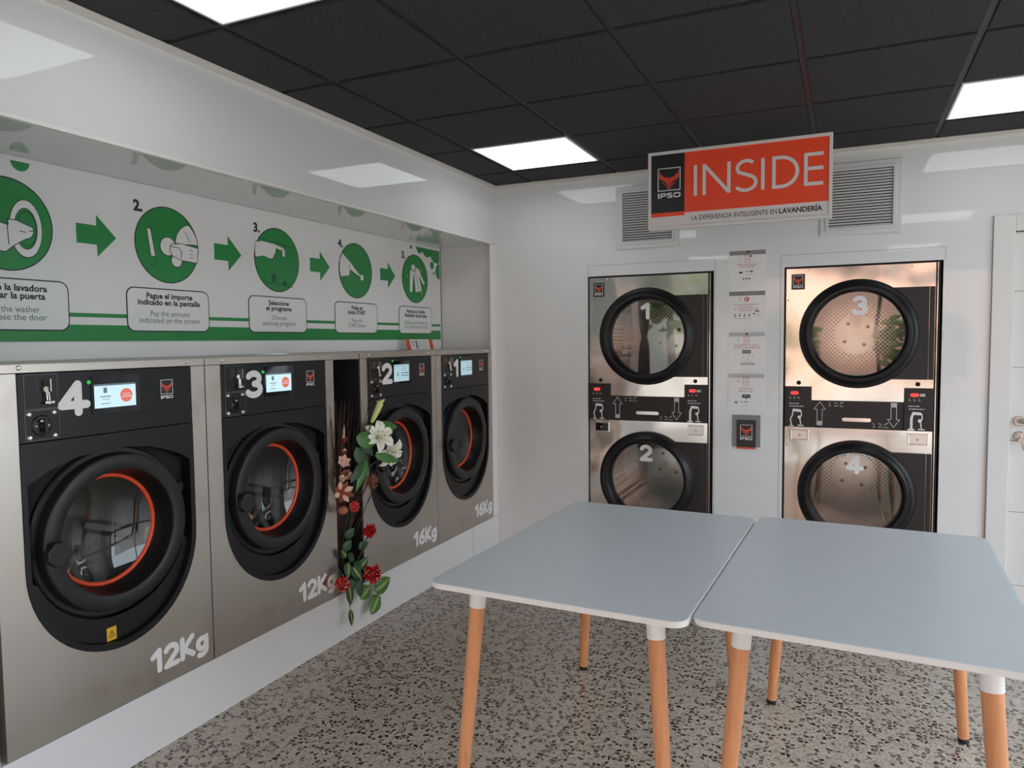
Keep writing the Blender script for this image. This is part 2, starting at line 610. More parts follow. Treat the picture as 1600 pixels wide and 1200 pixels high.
def lettering(mb, s, x, z, h, y, w=None, weight=0.18, total=None):
    """rounded hand-cut vinyl characters; x, z is the lower left corner"""
    adv = sum(GLYPH[c][1] for c in s)
    sx = h if total is None else total / adv
    cx = x
    for c in s:
        strokes, a = GLYPH[c]
        for st in strokes:
            mb.stroke([(cx + p[0] * sx, z + p[1] * h) for p in st], weight * (w or h), y)
        cx += a * sx
    return mb


def emblem(mb, x, z, s, y, word=True, frame='sticker', backing=True):
    """square badge: outlined square with a fox-like mask, a word below; x, z lower-left of the square"""
    P = lambda a, b: (x + a * s, z + b * s)
    if backing:
        mb.use('sign_black').rect(x, x + s, z, z + s, y, y + 0.0006)
    mb.use(frame)
    w = 0.035 * s
    mb.prism([P(0, 0), P(1, 0), P(1, 1), P(0, 1)], [[P(.035, .035), P(.965, .035), P(.965, .965), P(.035, .965)]], y - 0.0003, y + 0.0003)
    mb.use('logo_red')
    left = [(.07, .88), (.17, .70), (.30, .60), (.42, .57), (.49, .57), (.49, .06), (.43, .10), (.38, .22), (.24, .33), (.13, .45), (.07, .62)]
    mb.prism([P(*p) for p in reversed(left)], (), y - 0.0006, y)
    mb.prism([P(1 - p[0], p[1]) for p in left], (), y - 0.0006, y)
    mb.use('sign_black')
    for sg in (0, 1):
        e = [(.10, .52), (.24, .46), (.37, .36), (.46, .20), (.455, .10), (.40, .24), (.28, .35), (.16, .42)]
        pts = [P(p[0] if sg == 0 else 1 - p[0], p[1]) for p in e]
        if sg == 0:
            pts = pts[::-1]
        mb.prism(pts, (), y - 0.0009, y - 0.0004)
    if word:
        wordmark(mb.use(frame), x, z - 0.31 * s, s, 0.22 * s, y - 0.0002)


def wordmark(mb, x, z, wd, h, y):
    t = h * 0.24
    u = wd / 4.0
    X = lambda a: x + a * u
    Z = lambda b: z + b * h
    mb.stroke([(X(.16), Z(0)), (X(.16), Z(1))], t * 1.25, y, False)
    mb.stroke([(X(.58), Z(0)), (X(.58), Z(.88)), (X(1.25), Z(.88)), (X(1.42), Z(.78)), (X(1.42), Z(.52)), (X(1.25), Z(.42)), (X(.6), Z(.42))], t, y, False)
    mb.stroke([(X(2.55), Z(.88)), (X(1.85), Z(.88)), (X(1.72), Z(.72)), (X(1.85), Z(.53)), (X(2.4), Z(.47)), (X(2.55), Z(.28)), (X(2.42), Z(.12)), (X(1.7), Z(.12))], t, y, False)
    mb.stroke([(X(3.02), Z(.12)), (X(3.75), Z(.12)), (X(3.9), Z(.3)), (X(3.9), Z(.7)), (X(3.75), Z(.88)), (X(3.02), Z(.88)), (X(2.88), Z(.7)), (X(2.88), Z(.3)), (X(3.02), Z(.12))], t, y, False)


def smudge_lines(mb, m, x0, x1, z, h, y, n=1, gap=0.0, seed=1):
    """rows of print too small to read: short bars of ink of uneven length"""
    rnd = random.Random(seed)
    for i in range(n):
        zz = z - i * gap
        cx = x0 + (x1 - x0) * rnd.uniform(0, .08)
        end = x1 - (x1 - x0) * rnd.uniform(0, .08)
        while cx < end:
            w = min(end - cx, rnd.uniform(1.6, 4.2) * h)
            if w > h * 0.5:
                mb.use(m).rect(cx, cx + w, zz - h / 2, zz + h / 2, y, y + 0.0004)
            cx += w + h * 0.55


# ================================================================== the setting
ZC, ZS, ZT, ZB = 2.5816, 2.168, 1.433, 0.234
REC = -0.449
XR, YF, XL, YJ = 4.6, -6.3, -2.6, -3.78

struct(MB('floor').box(XL - 0.1, XR + 0.1, YF, 1.08, -0.05, 0.0), 'floor')

# ceiling: grid and tiles in one mesh, cells of the light panels left open
LIGHT_CELLS = [(0, 3), (4, 3), (0, -1), (4, -1), (0, -5), (4, -5), (-4, -3)]
GX, GY, T = 0.2999, -2.757, 0.6
c = MB('dark')
c.box(XL - 0.1, XR + 0.1, YF - 0.1, 0.1, 2.615, 2.66)
for i in range(-5, 8):
    for j in range(-6, 5):
        x0, x1 = GX + i * T, GX + (i + 1) * T
        y0, y1 = GY + j * T, GY + (j + 1) * T
        if (i, j) in LIGHT_CELLS:
            continue
        a0, a1 = max(x0 + .014, XL), min(x1 - .014, XR)
        b0, b1 = max(y0 + .014, YF), min(y1 - .014, -0.002)
        if b1 <= YJ + 0.3:
            pass
        else:
            a0 = max(a0, 0.002)
            if b0 < YJ < b1 and x0 < 0:
                a0 = max(x0 + .014, XL); b1 = YJ
        if a1 - a0 < 0.02 or b1 - b0 < 0.02:
            continue
        c.use('tile').box(a0, a1, b0, b1, ZC - 0.006, ZC + 0.02)
for i in range(-5, 9):
    xx = GX + i * T
    if XL < xx < XR:
        c.use('tbar').box(xx - .012, xx + .012, YF, 0 if xx > 0 else YJ, ZC + 0.002, ZC + 0.02)
for j in range(-6, 6):
    yy = GY + j * T
    if YF < yy < 0:
        c.use('tbar').box(XL if yy < YJ else 0.0, XR, yy - .012, yy + .012, ZC + 0.0025, ZC + 0.019)
struct(c, 'ceiling')

# back wall with the two dryer openings and the doorway
D1, D2 = 0.693, 1.9355
OW = 0.822          # opening width
ZD = 1.912
DX0, DX1, DZ = 3.085, 3.925, 2.045
w = MB('wall')
w.box(XL, D1 - 0.006, 0.0, 0.09, 0, ZC + 0.03)
w.box(D1 - 0.006, D1 + OW, 0.0, 0.09, ZD, ZC + 0.03)
w.box(D1 + OW, D2 - 0.006, 0.0, 0.09, 0, ZC + 0.03)
w.box(D2 - 0.006, D2 + OW, 0.0, 0.09, ZD, ZC + 0.03)
w.box(D2 + OW, DX0, 0.0, 0.09, 0, ZC + 0.03)
w.box(DX0, DX1, 0.0, 0.09, DZ, ZC + 0.03)
w.box(DX1, XR, 0.0, 0.09, 0, ZC + 0.03)
w.use('dark').box(D1 - 0.1, D2 + OW + 0.1, 1.05, 1.07, 0, 2.3)      # dark service space behind the dryers
w.box(D1 - 0.12, D1 - 0.10, 0.09, 1.05, 0, 2.3)
w.box(D2 + OW + 0.1, D2 + OW + 0.12, 0.09, 1.05, 0, 2.3)
w.box(D1 - 0.1, D2 + OW + 0.1, 0.09, 1.05, 2.28, 2.3)
w.box(DX0 - 0.06, DX1 + 0.06, 0.092, 0.10, 0, 2.12)  # unseen dark backing added to block sky light leaking round the door
struct(w, 'wall_back')
t = MB('seam')
for xx in (0.690, 1.522, 1.908, 2.766):
    t.box(xx - 0.0012, xx + 0.0012, -0.0006, 0.001, ZD if xx in (0.690, 2.766) else 0.0, 1.984)
t.box(0.690, 1.522, -0.0006, 0.001, 1.9826, 1.985)
t.box(1.908, 2.766, -0.0006, 0.001, 1.9826, 1.985)
struct(t, 'trim_1')

# left wall: soffit box, recess wall, plinth, end panel, corner trim
struct(MB('wall').box(REC - 0.05, 0.0, YJ, 0.0, ZS, ZC + 0.03), 'wall_left')      # soffit box over the washers
struct(MB('wall').box(REC - 0.05, REC, YJ, 0.0, ZT + 0.001, ZS), 'wall_left')     # recess back wall
w = MB('wall')
w.box(-0.95, 0.0, YJ, -3.425, 0.0, ZS)                      # end panel beside the last washer
w.box(XL, -0.95, YJ, YJ + 0.1, 0.0, ZC + 0.03)
w.box(XL - 0.1, XL, YF, YJ + 0.1, 0.0, ZC + 0.03)
struct(w, 'wall_left')
struct(MB('wall').box(-1.0, -0.95, YJ, 0.0, 0.0, ZT), 'wall_left')     # service wall behind the washers
struct(MB('wall').box(-0.94, 0.0, -3.425, 0.0, 0.0, ZB - 0.002), 'baseboard_left')
t = MB('seam')
t.box(-0.001, 0.0007, -0.392, -0.389, 0, ZB - 0.003)
struct(t, 'trim_2')
struct(MB('matte_white').box(-0.012, 0.0, -0.0755, 0.0, ZB, ZS - 0.001), 'trim_3', bevel=0.002)
t = MB('dark')  # black sheets in the washer gap stand in for its deep shade
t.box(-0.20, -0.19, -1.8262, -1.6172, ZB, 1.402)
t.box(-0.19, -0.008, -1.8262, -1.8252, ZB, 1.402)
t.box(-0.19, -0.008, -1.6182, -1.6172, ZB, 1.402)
struct(t, 'gap_shade_lining')
struct(MB('steel').box(-0.30, -0.002, -1.824, -1.619, 1.404, ZT), 'trim_5')
# cornices under the ceiling
struct(MB('cornice').box(0.0, 0.022, YJ, 0.0, ZC - 0.028, ZC - 0.007), 'trim_6')
struct(MB('cornice').box(0.022, XR, -0.022, 0.0, ZC - 0.028, ZC - 0.007), 'trim_7')
struct(MB('emboss').box(REC, REC + 0.006, YJ, -0.02, ZT + 0.002, 1.499), 'trim_8')
struct(MB('matte_white').box(-0.020, 0.0015, YJ, -0.076, ZS - 0.0015, ZS + 0.011), 'trim_12')
# recess corner joint
struct(MB('seam').box(REC, REC + 0.006, -0.004, 0.0, ZT + 0.002, ZS), 'trim_9')
# right wall, its opening and window invented to let in daylight; shop front
w = MB('wall')
w.box(XR, XR + 0.1, -0.42, 0.09, 0, ZC + 0.03)
w.box(XR, XR + 0.1, -4.3, -0.42, 2.42, ZC + 0.08)
w.box(XR, XR + 0.1, YF, -4.3, 0, ZC + 0.03)
struct(w, 'wall_right')
w = MB('frame_dark')
for yy in (-0.49, -2.40, -4.30):
    w.box(XR + 0.01, XR + 0.08, yy, yy + 0.06, 0, 2.42)
w.box(XR + 0.01, XR + 0.08, -4.30, -0.42, 2.35, 2.42)
w.box(XR + 0.01, XR + 0.08, -4.30, -0.42, 0.0, 0.09)
struct(w, 'added_daylight_window')
w = MB('matte_white')
w.box(XL - 0.1, XR + 0.1, YF - 0.12, YF, 2.42, ZC + 0.08)
w.box(XR - 0.35, XR + 0.1, YF - 0.12, YF, 0, 2.42)
struct(w, 'wall_front')
w = MB('frame_dark')
for xx, wd in ((XL, 0.08), (-0.75, 0.30), (1.0, 0.06), (2.75, 0.06), (XR - 0.35, 0.06)):
    w.box(xx, xx + wd, YF - 0.1, YF - 0.03, 0, 2.42)
w.box(XL, XR - 0.35, YF - 0.1, YF - 0.03, 2.34, 2.42)
w.box(XL, 1.0, YF - 0.1, YF - 0.03, 0.0, 0.10)
struct(w, 'window_1')

# door on the right
w = MB('door_white')
w.box(2.985, 3.085, -0.018, 0.0, 0, 2.13)
w.box(3.925, 4.025, -0.018, 0.0, 0, 2.13)
w.box(3.085, 3.925, -0.018, 0.0, 2.045, 2.13)
struct(w, 'trim_10', bevel=0.004)
w = MB('seam')
w.box(2.9825, 2.985, -0.001, 0.0, 0, 2.132)
struct(w, 'trim_11')
d = MB('door_white')
zs = [0.006, 0.125, 0.53, 0.92, 1.317, 1.727, 2.042]
for a, b in zip(zs[:-1], zs[1:]):
    d.box(3.088, 3.922, 0.004, 0.05, a + 0.0015, b - 0.0015)
d.use('seam').box(3.089, 3.921, 0.007, 0.046, 0.008, 2.040)
door = struct(d, 'door_1', bevel=0.0015)
h = MB('nickel')
h.lathe([(0.0, -0.008), (0.024, -0.008), (0.027, -0.004), (0.027, 0.004)], 3.128, 1.028, 28)
h.tube([(3.128, -0.004, 1.028), (3.128, -0.045, 1.028), (3.150, -0.055, 1.030), (3.255, -0.052, 1.030)], [0.010, 0.010, 0.010, 0.008], 10)
h.build('door_handle', door)
h = MB('nickel')
h.lathe([(0.0, -0.006), (0.022, -0.006), (0.027, -0.002), (0.027, 0.004)], 3.130, 0.945, 28)
h.use('chrome').lathe([(0.0, -0.014), (0.013, -0.014), (0.015, -0.006)], 3.130, 0.945, 20)
h.build('door_lock', door)
h = MB('nickel')
h.box(3.127, 3.133, -0.046, -0.012, 0.936, 0.952)
h.disc(3.133, 0.924, 0.014, -0.034, -0.030, n=16)
h.tube([(3.138, -0.032, 0.914), (3.146, -0.032, 0.875)], 0.004, 6)
h.build('door_key', door)

# ================================================================== ceiling lights
LAB = {(0, 3): 'square white ceiling light nearest the far corner, above the last washer',
       (4, 3): 'square white ceiling light at the right, close to the wall with the door',
       (0, -1): 'square white ceiling light above washer 4, cut by the top of the photo',
       (4, -1): 'square white ceiling light over the door side, level with the near table ends',
       (0, -5): 'square white ceiling light by the shop front on the washer side',
       (4, -5): 'square white ceiling light by the shop front on the door side',
       (-4, -3): 'square white ceiling light in the entrance bay left of the washers'}
for (i, j) in LIGHT_CELLS:
    x0, y0 = GX + i * T + 0.3, GY + j * T + 0.3
    L = thing('ceiling_light', LAB[(i, j)], 'light', (x0, y0, ZC), 0, 'square panel lights in the dark ceiling')
    f = MB('panel_frame')
    f.box(-.287, .287, -.287, -.278, -0.004, 0.02); f.box(-.287, .287, .278, .287, -0.004, 0.02)
    f.box(-.287, -.278, -.278, .278, -0.004, 0.02); f.box(.278, .287, -.278, .278, -0.004, 0.02)
    f.build('frame', L)
    MB('diffuser').box(-.278, .278, -.278, .278, -0.002, 0.012).build('diffuser', L)


# ================================================================== washers
def ell_bottom(u0, u1, zc, b, n=28):
    a, c0 = (u1 - u0) / 2, (u1 + u0) / 2
    return [(c0 - a * math.cos(PI * i / n), zc - b * math.sin(PI * i / n)) for i in range(n + 1)]


def make_washer(num, cap, y_left, width, label, warn=False, knob=True, wide_screen=True):
    r = thing('washing_machine', label, 'washing machine', (0, y_left, 0), PI / 2, 'front loading washing machines along the left wall')
    W = width
    s = (W - 0.79) / 2 if wide_screen else (W - 0.795) / 2
    cx = 0.402 + s
    pl, pr = 0.08 + s, 0.724 + s
    # body: sides, back, top and the steel front with its opening
    b = MB('steel')
    b.prism([(0.0015, ZB), (W - 0.0015, ZB), (W - 0.0015, 1.4035), (pr, 1.4035), (pr, 0.79)] + list(reversed(ell_bottom(pl, pr, 0.79, 0.35)))[1:-1] + [(pl, 0.79), (pl, 1.4035), (0.0015, 1.4035)], [], 0.0, 0.003)
    b.box(0.0015, 0.004, 0.003, 0.88, ZB, ZT)
    b.box(W - 0.004, W - 0.0015, 0.003, 0.88, ZB, ZT)
    b.box(0.004, W - 0.004, 0.86, 0.88, ZB, ZT)
    b.box(0.004, W - 0.004, 0.003, 0.86, ZT - 0.004, ZT)
    b.box(0.004, W - 0.004, 0.003, 0.86, ZB, ZB + 0.004)
    b.build('body', r)
    tp = MB('steel').box(0.0015, W - 0.0015, -0.0025, 0.003, 1.4055, ZT - 0.0005)
    top = tp.build('top_strip', r, bevel=0.001)
    for ux in (0.088 + s * 0.5, W - 0.085 + s * 0.5):
        MB('bolt').lathe([(0.0, -0.010), (0.004, -0.0095), (0.0075, -0.006), (0.008, -0.002)], ux, 1.4215, 16).build('bolt', top)
    # control panel
    cp = MB('black').rect(pl + 0.001, pr - 0.001, 1.1905, 1.4025, -0.004, 0.02).build('control_panel', r, bevel=0.0015)
    q = MB('seam')
    for (x0, x1, z0, z1) in ((.1 + s, .204 + s, 1.292, 1.400), (.0985 + s, .2055 + s, 1.196, 1.289)):
        q.use('print_grey').prism([(x0, z0), (x1, z0), (x1, z1), (x0, z1)], [[(x0 + .0012, z0 + .0012), (x1 - .0012, z0 + .0012), (x1 - .0012, z1 - .0012), (x0 + .0012, z1 - .0012)]], -0.0046, -0.004)
        q.use('black').rect(x0 + .0012, x1 - .0012, z0 + .0012, z1 - .0012, -0.0052, -0.003)
    q.build('coin_box_door', r)
    kk = MB('nickel')
    kk.lathe([(0.0, -0.014), (0.009, -0.014), (0.0105, -0.005)], .163 + s, 1.353, 18)
    kk.use('chrome').box(.1615 + s, .1645 + s, -0.036, -0.012, 1.347, 1.385)
    kk.tube([(.166 + s, -0.018, 1.345), (.170 + s, -0.017, 1.318)], 0.0022, 6)
    kk.tube([(.160 + s, -0.018, 1.345), (.162 + s, -0.017, 1.318)], 0.0022, 6)
    kk.box(.155 + s, .184 + s, -0.019, -0.016, 1.308, 1.315)
    kk.ball((.170 + s, -0.018, 1.311), 0.007, (1, .5, 1))
    kk.build('coin_box_key', r)
    for ux in (.110, .188):
        for uz in (1.278, 1.206):
            MB('bolt').lathe([(0.0, -0.013), (0.005, -0.012), (0.008, -0.008), (0.0085, -0.005)], ux + s, uz, 14).build('bolt', cp)
    kn = MB('black')
    kn.lathe([(0.0, -0.020), (0.012, -0.020), (0.014, -0.012), (0.030, -0.010), (0.033, -0.005)], .148 + s, 1.240, 28)
    kn.use('ring').box(.144 + s, .152 + s, -0.030, -0.016, 1.218, 1.262)
    kn.use('nickel').ball((.141 + s, -0.022, 1.256), 0.005, (1.6, .6, 1))
    kn.use('nickel').ball((.129 + s, -0.013, 1.240), 0.004, (1.6, .5, .8))
    kn.use('nickel').ball((.166 + s, -0.013, 1.240), 0.004, (1, .5, 1.4))
    kn.build('coin_lock', r)
    # touch screen
    if wide_screen:
        sx0, sx1, sz0, sz1 = .325 + s, .480 + s, 1.277, 1.357
        bz = (.315 + s, .497 + s, 1.258, 1.388)
    else:
        sx0, sx1, sz0, sz1 = .318 + s, .470 + s, 1.268, 1.362
        bz = (.312 + s, .486 + s, 1.256, 1.382)
    scr = MB('bezel').prism(rrect(*bz, 0.006), (), -0.007, -0.003).build('touch_screen', r)
    g = MB('screen' if wide_screen else 'screen_dim').rect(sx0, sx1, sz0, sz1, -0.0076, -0.006)
    if wide_screen:
        g.use('screen_ink').rect(sx0, sx1, sz1 - .006, sz1, -0.0079, -0.0075)
        g.use('screen_red').disc(sx0 + .118, sz0 + .038, .0235, -0.0082, -0.0074, n=32)
        g.use('screen').text('TOQUE', sx0 + .118, sz0 + .042, .009, -0.0086)
        g.text('COMENZAR', sx0 + .118, sz0 + .033, .0085, -0.0086)
        g.use('screen_ink').rect(sx0 + .033, sx0 + .046, sz0 + .050, sz0 + .068, -0.0082, -0.0075)
        smudge_lines(g, 'screen_ink', sx0 + .02, sx0 + .062, sz0 + .038, .0035, -0.0082, 1, 0, 3)
        smudge_lines(g, 'screen_ink', sx0 + .028, sx0 + .055, sz0 + .029, .002, -0.0082, 1, 0, 4)
        smudge_lines(g, 'screen_ink', sx0 + .022, sx0 + .060, sz0 + .014, .0025, -0.0082, 1, 0, 5)
    else:
        g.use('screen_ink').rect(sx0 + .035, sx0 + .044, sz0 + .030, sz0 + .050, -0.008, -0.0075)
        g.rect(sx0 + .074, sx1 - .010, sz0 + .030, sz0 + .049, -0.008, -0.0075)
        g.use('screen').rect(sx0 + .078, sx1 - .014, sz0 + .037, sz0 + .042, -0.0083, -0.0078)
        g.use('screen_ink').rect(sx0 + .004, sx1 - .004, sz1 - .010, sz1 - .0085, -0.008, -0.0075)
        for q_ in range(3):
            g.rect(sx0 + .074, sx1 - .020, sz0 + .060 + q_ * .008, sz0 + .0615 + q_ * .008, -0.008, -0.0075)
    g.build('display', scr)
    MB('led_green').ball((.308 + s, -0.007, 1.366 if wide_screen else 1.385), 0.007 if wide_screen else .006, (1, .6, 1)).build('indicator_light', r)
    e = MB('sticker')
    emblem(e, .585 + s, 1.306, .053, -0.0048)
    e.build('brand_badge', r)
    n = MB('sticker')
    hgt, gw = 0.108, 0.105
    a = GLYPH[num][1]
    x0 = .205 + s if num != '1' else .235 + s
    lettering(n, num, x0, 1.263, hgt, -0.005, weight=0.25, total=(gw if num != '1' else .062))
    n.build('number_sticker', r)
    n = MB('sticker')
    lettering(n, cap, .505 + s * 1.2, 0.288, 0.088, -0.001, weight=0.235, total=0.262)
    n.build('capacity_sticker', r)
    # black fascia around the door, with the sunken bowl
    P = [(pl + .001, 1.1875)] + ell_bottom(pl + .001, pr - .001, 0.79, 0.349) + [(pr - .001, 1.1875)]
    bot = ell_bottom(pl + .016, pr - .021, 0.79, 0.326)
    arch = [(pr - .021, 1.052), (.655 + s, 1.081), (.59 + s, 1.106), (.52 + s, 1.125), (.447 + s, 1.134), (.36 + s, 1.134), (.261 + s, 1.125), (.17 + s, 1.098), (pl + .016, 1.060)]
    Q = bot + arch
    fa = MB('black').prism(P, [Q], -0.004, 0.05)
    fa.use('dark').prism(inset(Q, -0.004), [[(cx + .235 * math.cos(2 * PI * i / 60), 0.846 + .235 * math.sin(2 * PI * i / 60)) for i in range(60)]], 0.045, 0.052)
    # lower crescent plate inside the bowl
    fa.use('black')
    cres = [p for p in ell_bottom(pl + .018, pr - .023, 0.79, 0.324)]
    cut = arc(cx, 0.846, 0.297, 0.297, -22, -158, 30)
    lim = [p for p in cres if p[1] < 0.846 + 0.297 * math.sin(math.radians(-22)) + .02]
    fa.prism(lim + [q_ for q_ in cut], (), 0.018, 0.045)
    fas = fa.build('fascia', r)
    if warn:
        wl = MB('yellow').rect(.350 + s, .386 + s, .470, .516, 0.0172, 0.018)
        wl.use('print_black').stroke([(.357 + s, .483), (.379 + s, .483), (.368 + s, .505), (.357 + s, .483)], .0022, 0.0168)
        wl.stroke([(.368 + s, .497), (.368 + s, .491)], .0024, 0.0168)
        wl.stroke([(.368 + s, .4865), (.368 + s, .4862)], .0024, 0.0168)
        wl.build('warning_label', r)
    # door
    cz = 0.846
    dr = MB('ring')
    dr.lathe([(0.292, 0.046), (0.292, 0.032), (0.286, 0.027), (0.272, 0.027), (0.2695, 0.010), (0.2685, -0.006), (0.2665, -0.010), (0.263, -0.012), (0.219, -0.012), (0.2155, -0.010), (0.2135, -0.005)], cx, cz, 96)
    dr.use('black').lathe([(0.2135, -0.005), (0.208, 0.030), (0.196, 0.062), (0.188, 0.075)], cx, cz, 96)
    door_o = dr.build('door', r)
    MB('orange').lathe([(0.189 + .0078 * math.cos(a_), 0.070 + .0078 * math.sin(a_)) for a_ in [2 * PI * i / 10 for i in range(10)]], cx, cz, 80, closed=True).build('gasket', door_o)
    MB('washer_glass').lathe([(0.182, 0.072), (0.15, 0.086), (0.10, 0.098), (0.05, 0.104), (0.0005, 0.106)], cx, cz, 64, flip=True).build('door_glass', door_o)
    hd = MB('ring')
    oc = lambda rr, off=22.5: [(cx - .240 + rr * math.cos(math.radians(off + 45 * i)), cz - .012 + rr * math.sin(math.radians(off + 45 * i))) for i in range(8)]
    hd.prism(oc(.041), (), -0.048, -0.022)
    hd.prism(oc(.022), (), -0.022, -0.010)
    hd.build('door_knob', door_o, bevel=0.004, seg=3)
    for dz in (.105, -.105):
        MB('black').box(cx + .240, cx + .280, 0.010, 0.040, cz + dz - .018, cz + dz + .018).build('hinge', door_o, bevel=0.004)
    for dz in (.022, -.030):
        MB('black').ball((pl + .016, 0.004, cz + dz), 0.008, (1, .7, 1)).build('bolt', fas)
    # drum
    du = MB('tub')
    du.lathe([(0.205, 0.078), (0.225, 0.090), (0.225, 0.46)], cx, cz, 64)
    du.lathe([(0.225, 0.46), (0.10, 0.455), (0.0005, 0.45)], cx, cz, 64)
    for kx in range(3):
        a_ = math.radians(100 + 120 * kx)
        p1 = (cx + .222 * math.cos(a_), cz + .222 * math.sin(a_)); p2 = (cx + .190 * math.cos(a_), cz + .190 * math.sin(a_))
        tx, tz = -math.sin(a_) * .028, math.cos(a_) * .028
        du.prism([(p1[0] - tx, p1[1] - tz), (p1[0] + tx, p1[1] + tz), (p2[0] + tx * .4, p2[1] + tz * .4), (p2[0] - tx * .4, p2[1] - tz * .4)], (), 0.13, 0.44)
    du.build('drum', r)
    return r


make_washer('4', '12Kg', -3.406, 0.791, 'steel washing machine numbered 4, marked 12Kg, with a yellow warning label below its door', warn=True)
make_washer('3', '12Kg', -2.6136, 0.786, 'steel front washing machine numbered 3, marked 12Kg, left of the dark gap with flowers')
make_washer('2', '16Kg', -1.6159, 0.762, 'steel washing machine numbered 2, marked 16Kg, just right of the flower arrangement', wide_screen=False)
make_washer('1', '16Kg', -0.8539, 0.776, 'steel front washing machine numbered 1, marked 16Kg, farthest one in the corner', wide_screen=False)


# ================================================================== stacked dryers
def dryer_door(r, num, cx, cz, pl_z0, pl_z1, numpos):
    hp = MB('brown_black')
    zlo, zhi = pl_z0 - cz, pl_z1 - cz
    a0, a1 = math.degrees(math.asin(zlo / .29)), math.degrees(math.asin(zhi / .29))
    hp.prism([(cx + .29 * math.cos(math.radians(a0)), pl_z0), (0.757, pl_z0), (0.757, pl_z1)] + arc(cx, cz, .29, .29, a1, a0, 24), (), -0.016, 0.0)
    hp.box(0.760, 0.785, -0.010, 0.0, pl_z0, pl_z1)
    dr = MB('black')
    dr.lathe([(0.316, 0.004), (0.316, -0.020), (0.311, -0.026), (0.298, -0.028), (0.292, -0.032), (0.285, -0.044), (0.272, -0.052), (0.258, -0.050), (0.249, -0.040), (0.244, -0.012), (0.240, 0.030)], cx, cz, 96)
    d = dr.build('door', r)
    hp.build('hinge_plate', d, bevel=0.003)
    MB('glass').lathe([(0.244, -0.004), (0.12, -0.006), (0.0005, -0.007)], cx, cz, 64, smooth=True, flip=True).build('door_glass', d)
    n = MB('sticker')
    lettering(n, num, numpos[0], numpos[1], 0.105, -0.0085, weight=0.235, total=0.09 if num != '1' else .066)
    n.build('number_sticker', d)
    du = MB('drum')
    du.lathe([(0.262, 0.03), (0.36, 0.06), (0.36, 0.70)], cx, cz, 72)
    du.lathe([(0.36, 0.70), (0.135, 0.695)], cx, cz, 72)
    du.use('drum_plain').lathe([(0.135, 0.695), (0.135, 0.685), (0.0005, 0.680)], cx, cz, 48)
    for kx in range(4):
        a_ = math.radians(35 + 90 * kx)
        du.use('dark').disc(cx + .085 * math.cos(a_), cz + .085 * math.sin(a_), .011, 0.676, 0.690, n=12)
    for kx in range(4):
        a_ = math.radians(20 + 90 * kx + (17 if num in '24' else 0))
        p1 = (cx + .358 * math.cos(a_), cz + .358 * math.sin(a_)); p2 = (cx + .29 * math.cos(a_), cz + .29 * math.sin(a_))
        tx, tz = -math.sin(a_) * .03, math.cos(a_) * .03
        du.use('drum_plain').prism([(p1[0] - tx, p1[1] - tz), (p1[0] + tx, p1[1] + tz), (p2[0] + tx * .15, p2[1] + tz * .15), (p2[0] - tx * .15, p2[1] - tz * .15)], (), 0.08, 0.69)
    du.build('drum', r)


def coin_drop(mb, x, z, fill):
    """white diagram of hands and coins on the control box"""
    mb.use('sticker')
    if fill:
        mb.stroke([(x - .022, z - .052), (x - .022, z + .010), (x - .016, z + .030)], .013, -0.0125)
        mb.stroke([(x - .036, z - .055), (x - .010, z - .055)], .010, -0.0125)
    else:
        mb.stroke([(x - .024, z - .052), (x - .030, z - .015), (x - .020, z + .005), (x - .016, z + .028)], .006, -0.0125)
        mb.stroke([(x - .034, z - .056), (x - .014, z - .056)], .005, -0.0125)
    mb.stroke([(x - .012, z + .038), (x + .022, z + .036)], .016, -0.0125)
    mb.stroke([(x + .030, z + .032), (x + .032, z + .008), (x + .022, z - .005), (x + .028, z - .045)], .006, -0.0125)
    mb.stroke([(x + .014, z - .052), (x + .042, z - .054)], .006, -0.0125)
    mb.disc(x + .020, z - .004, .010, -0.0128, -0.012, n=16)


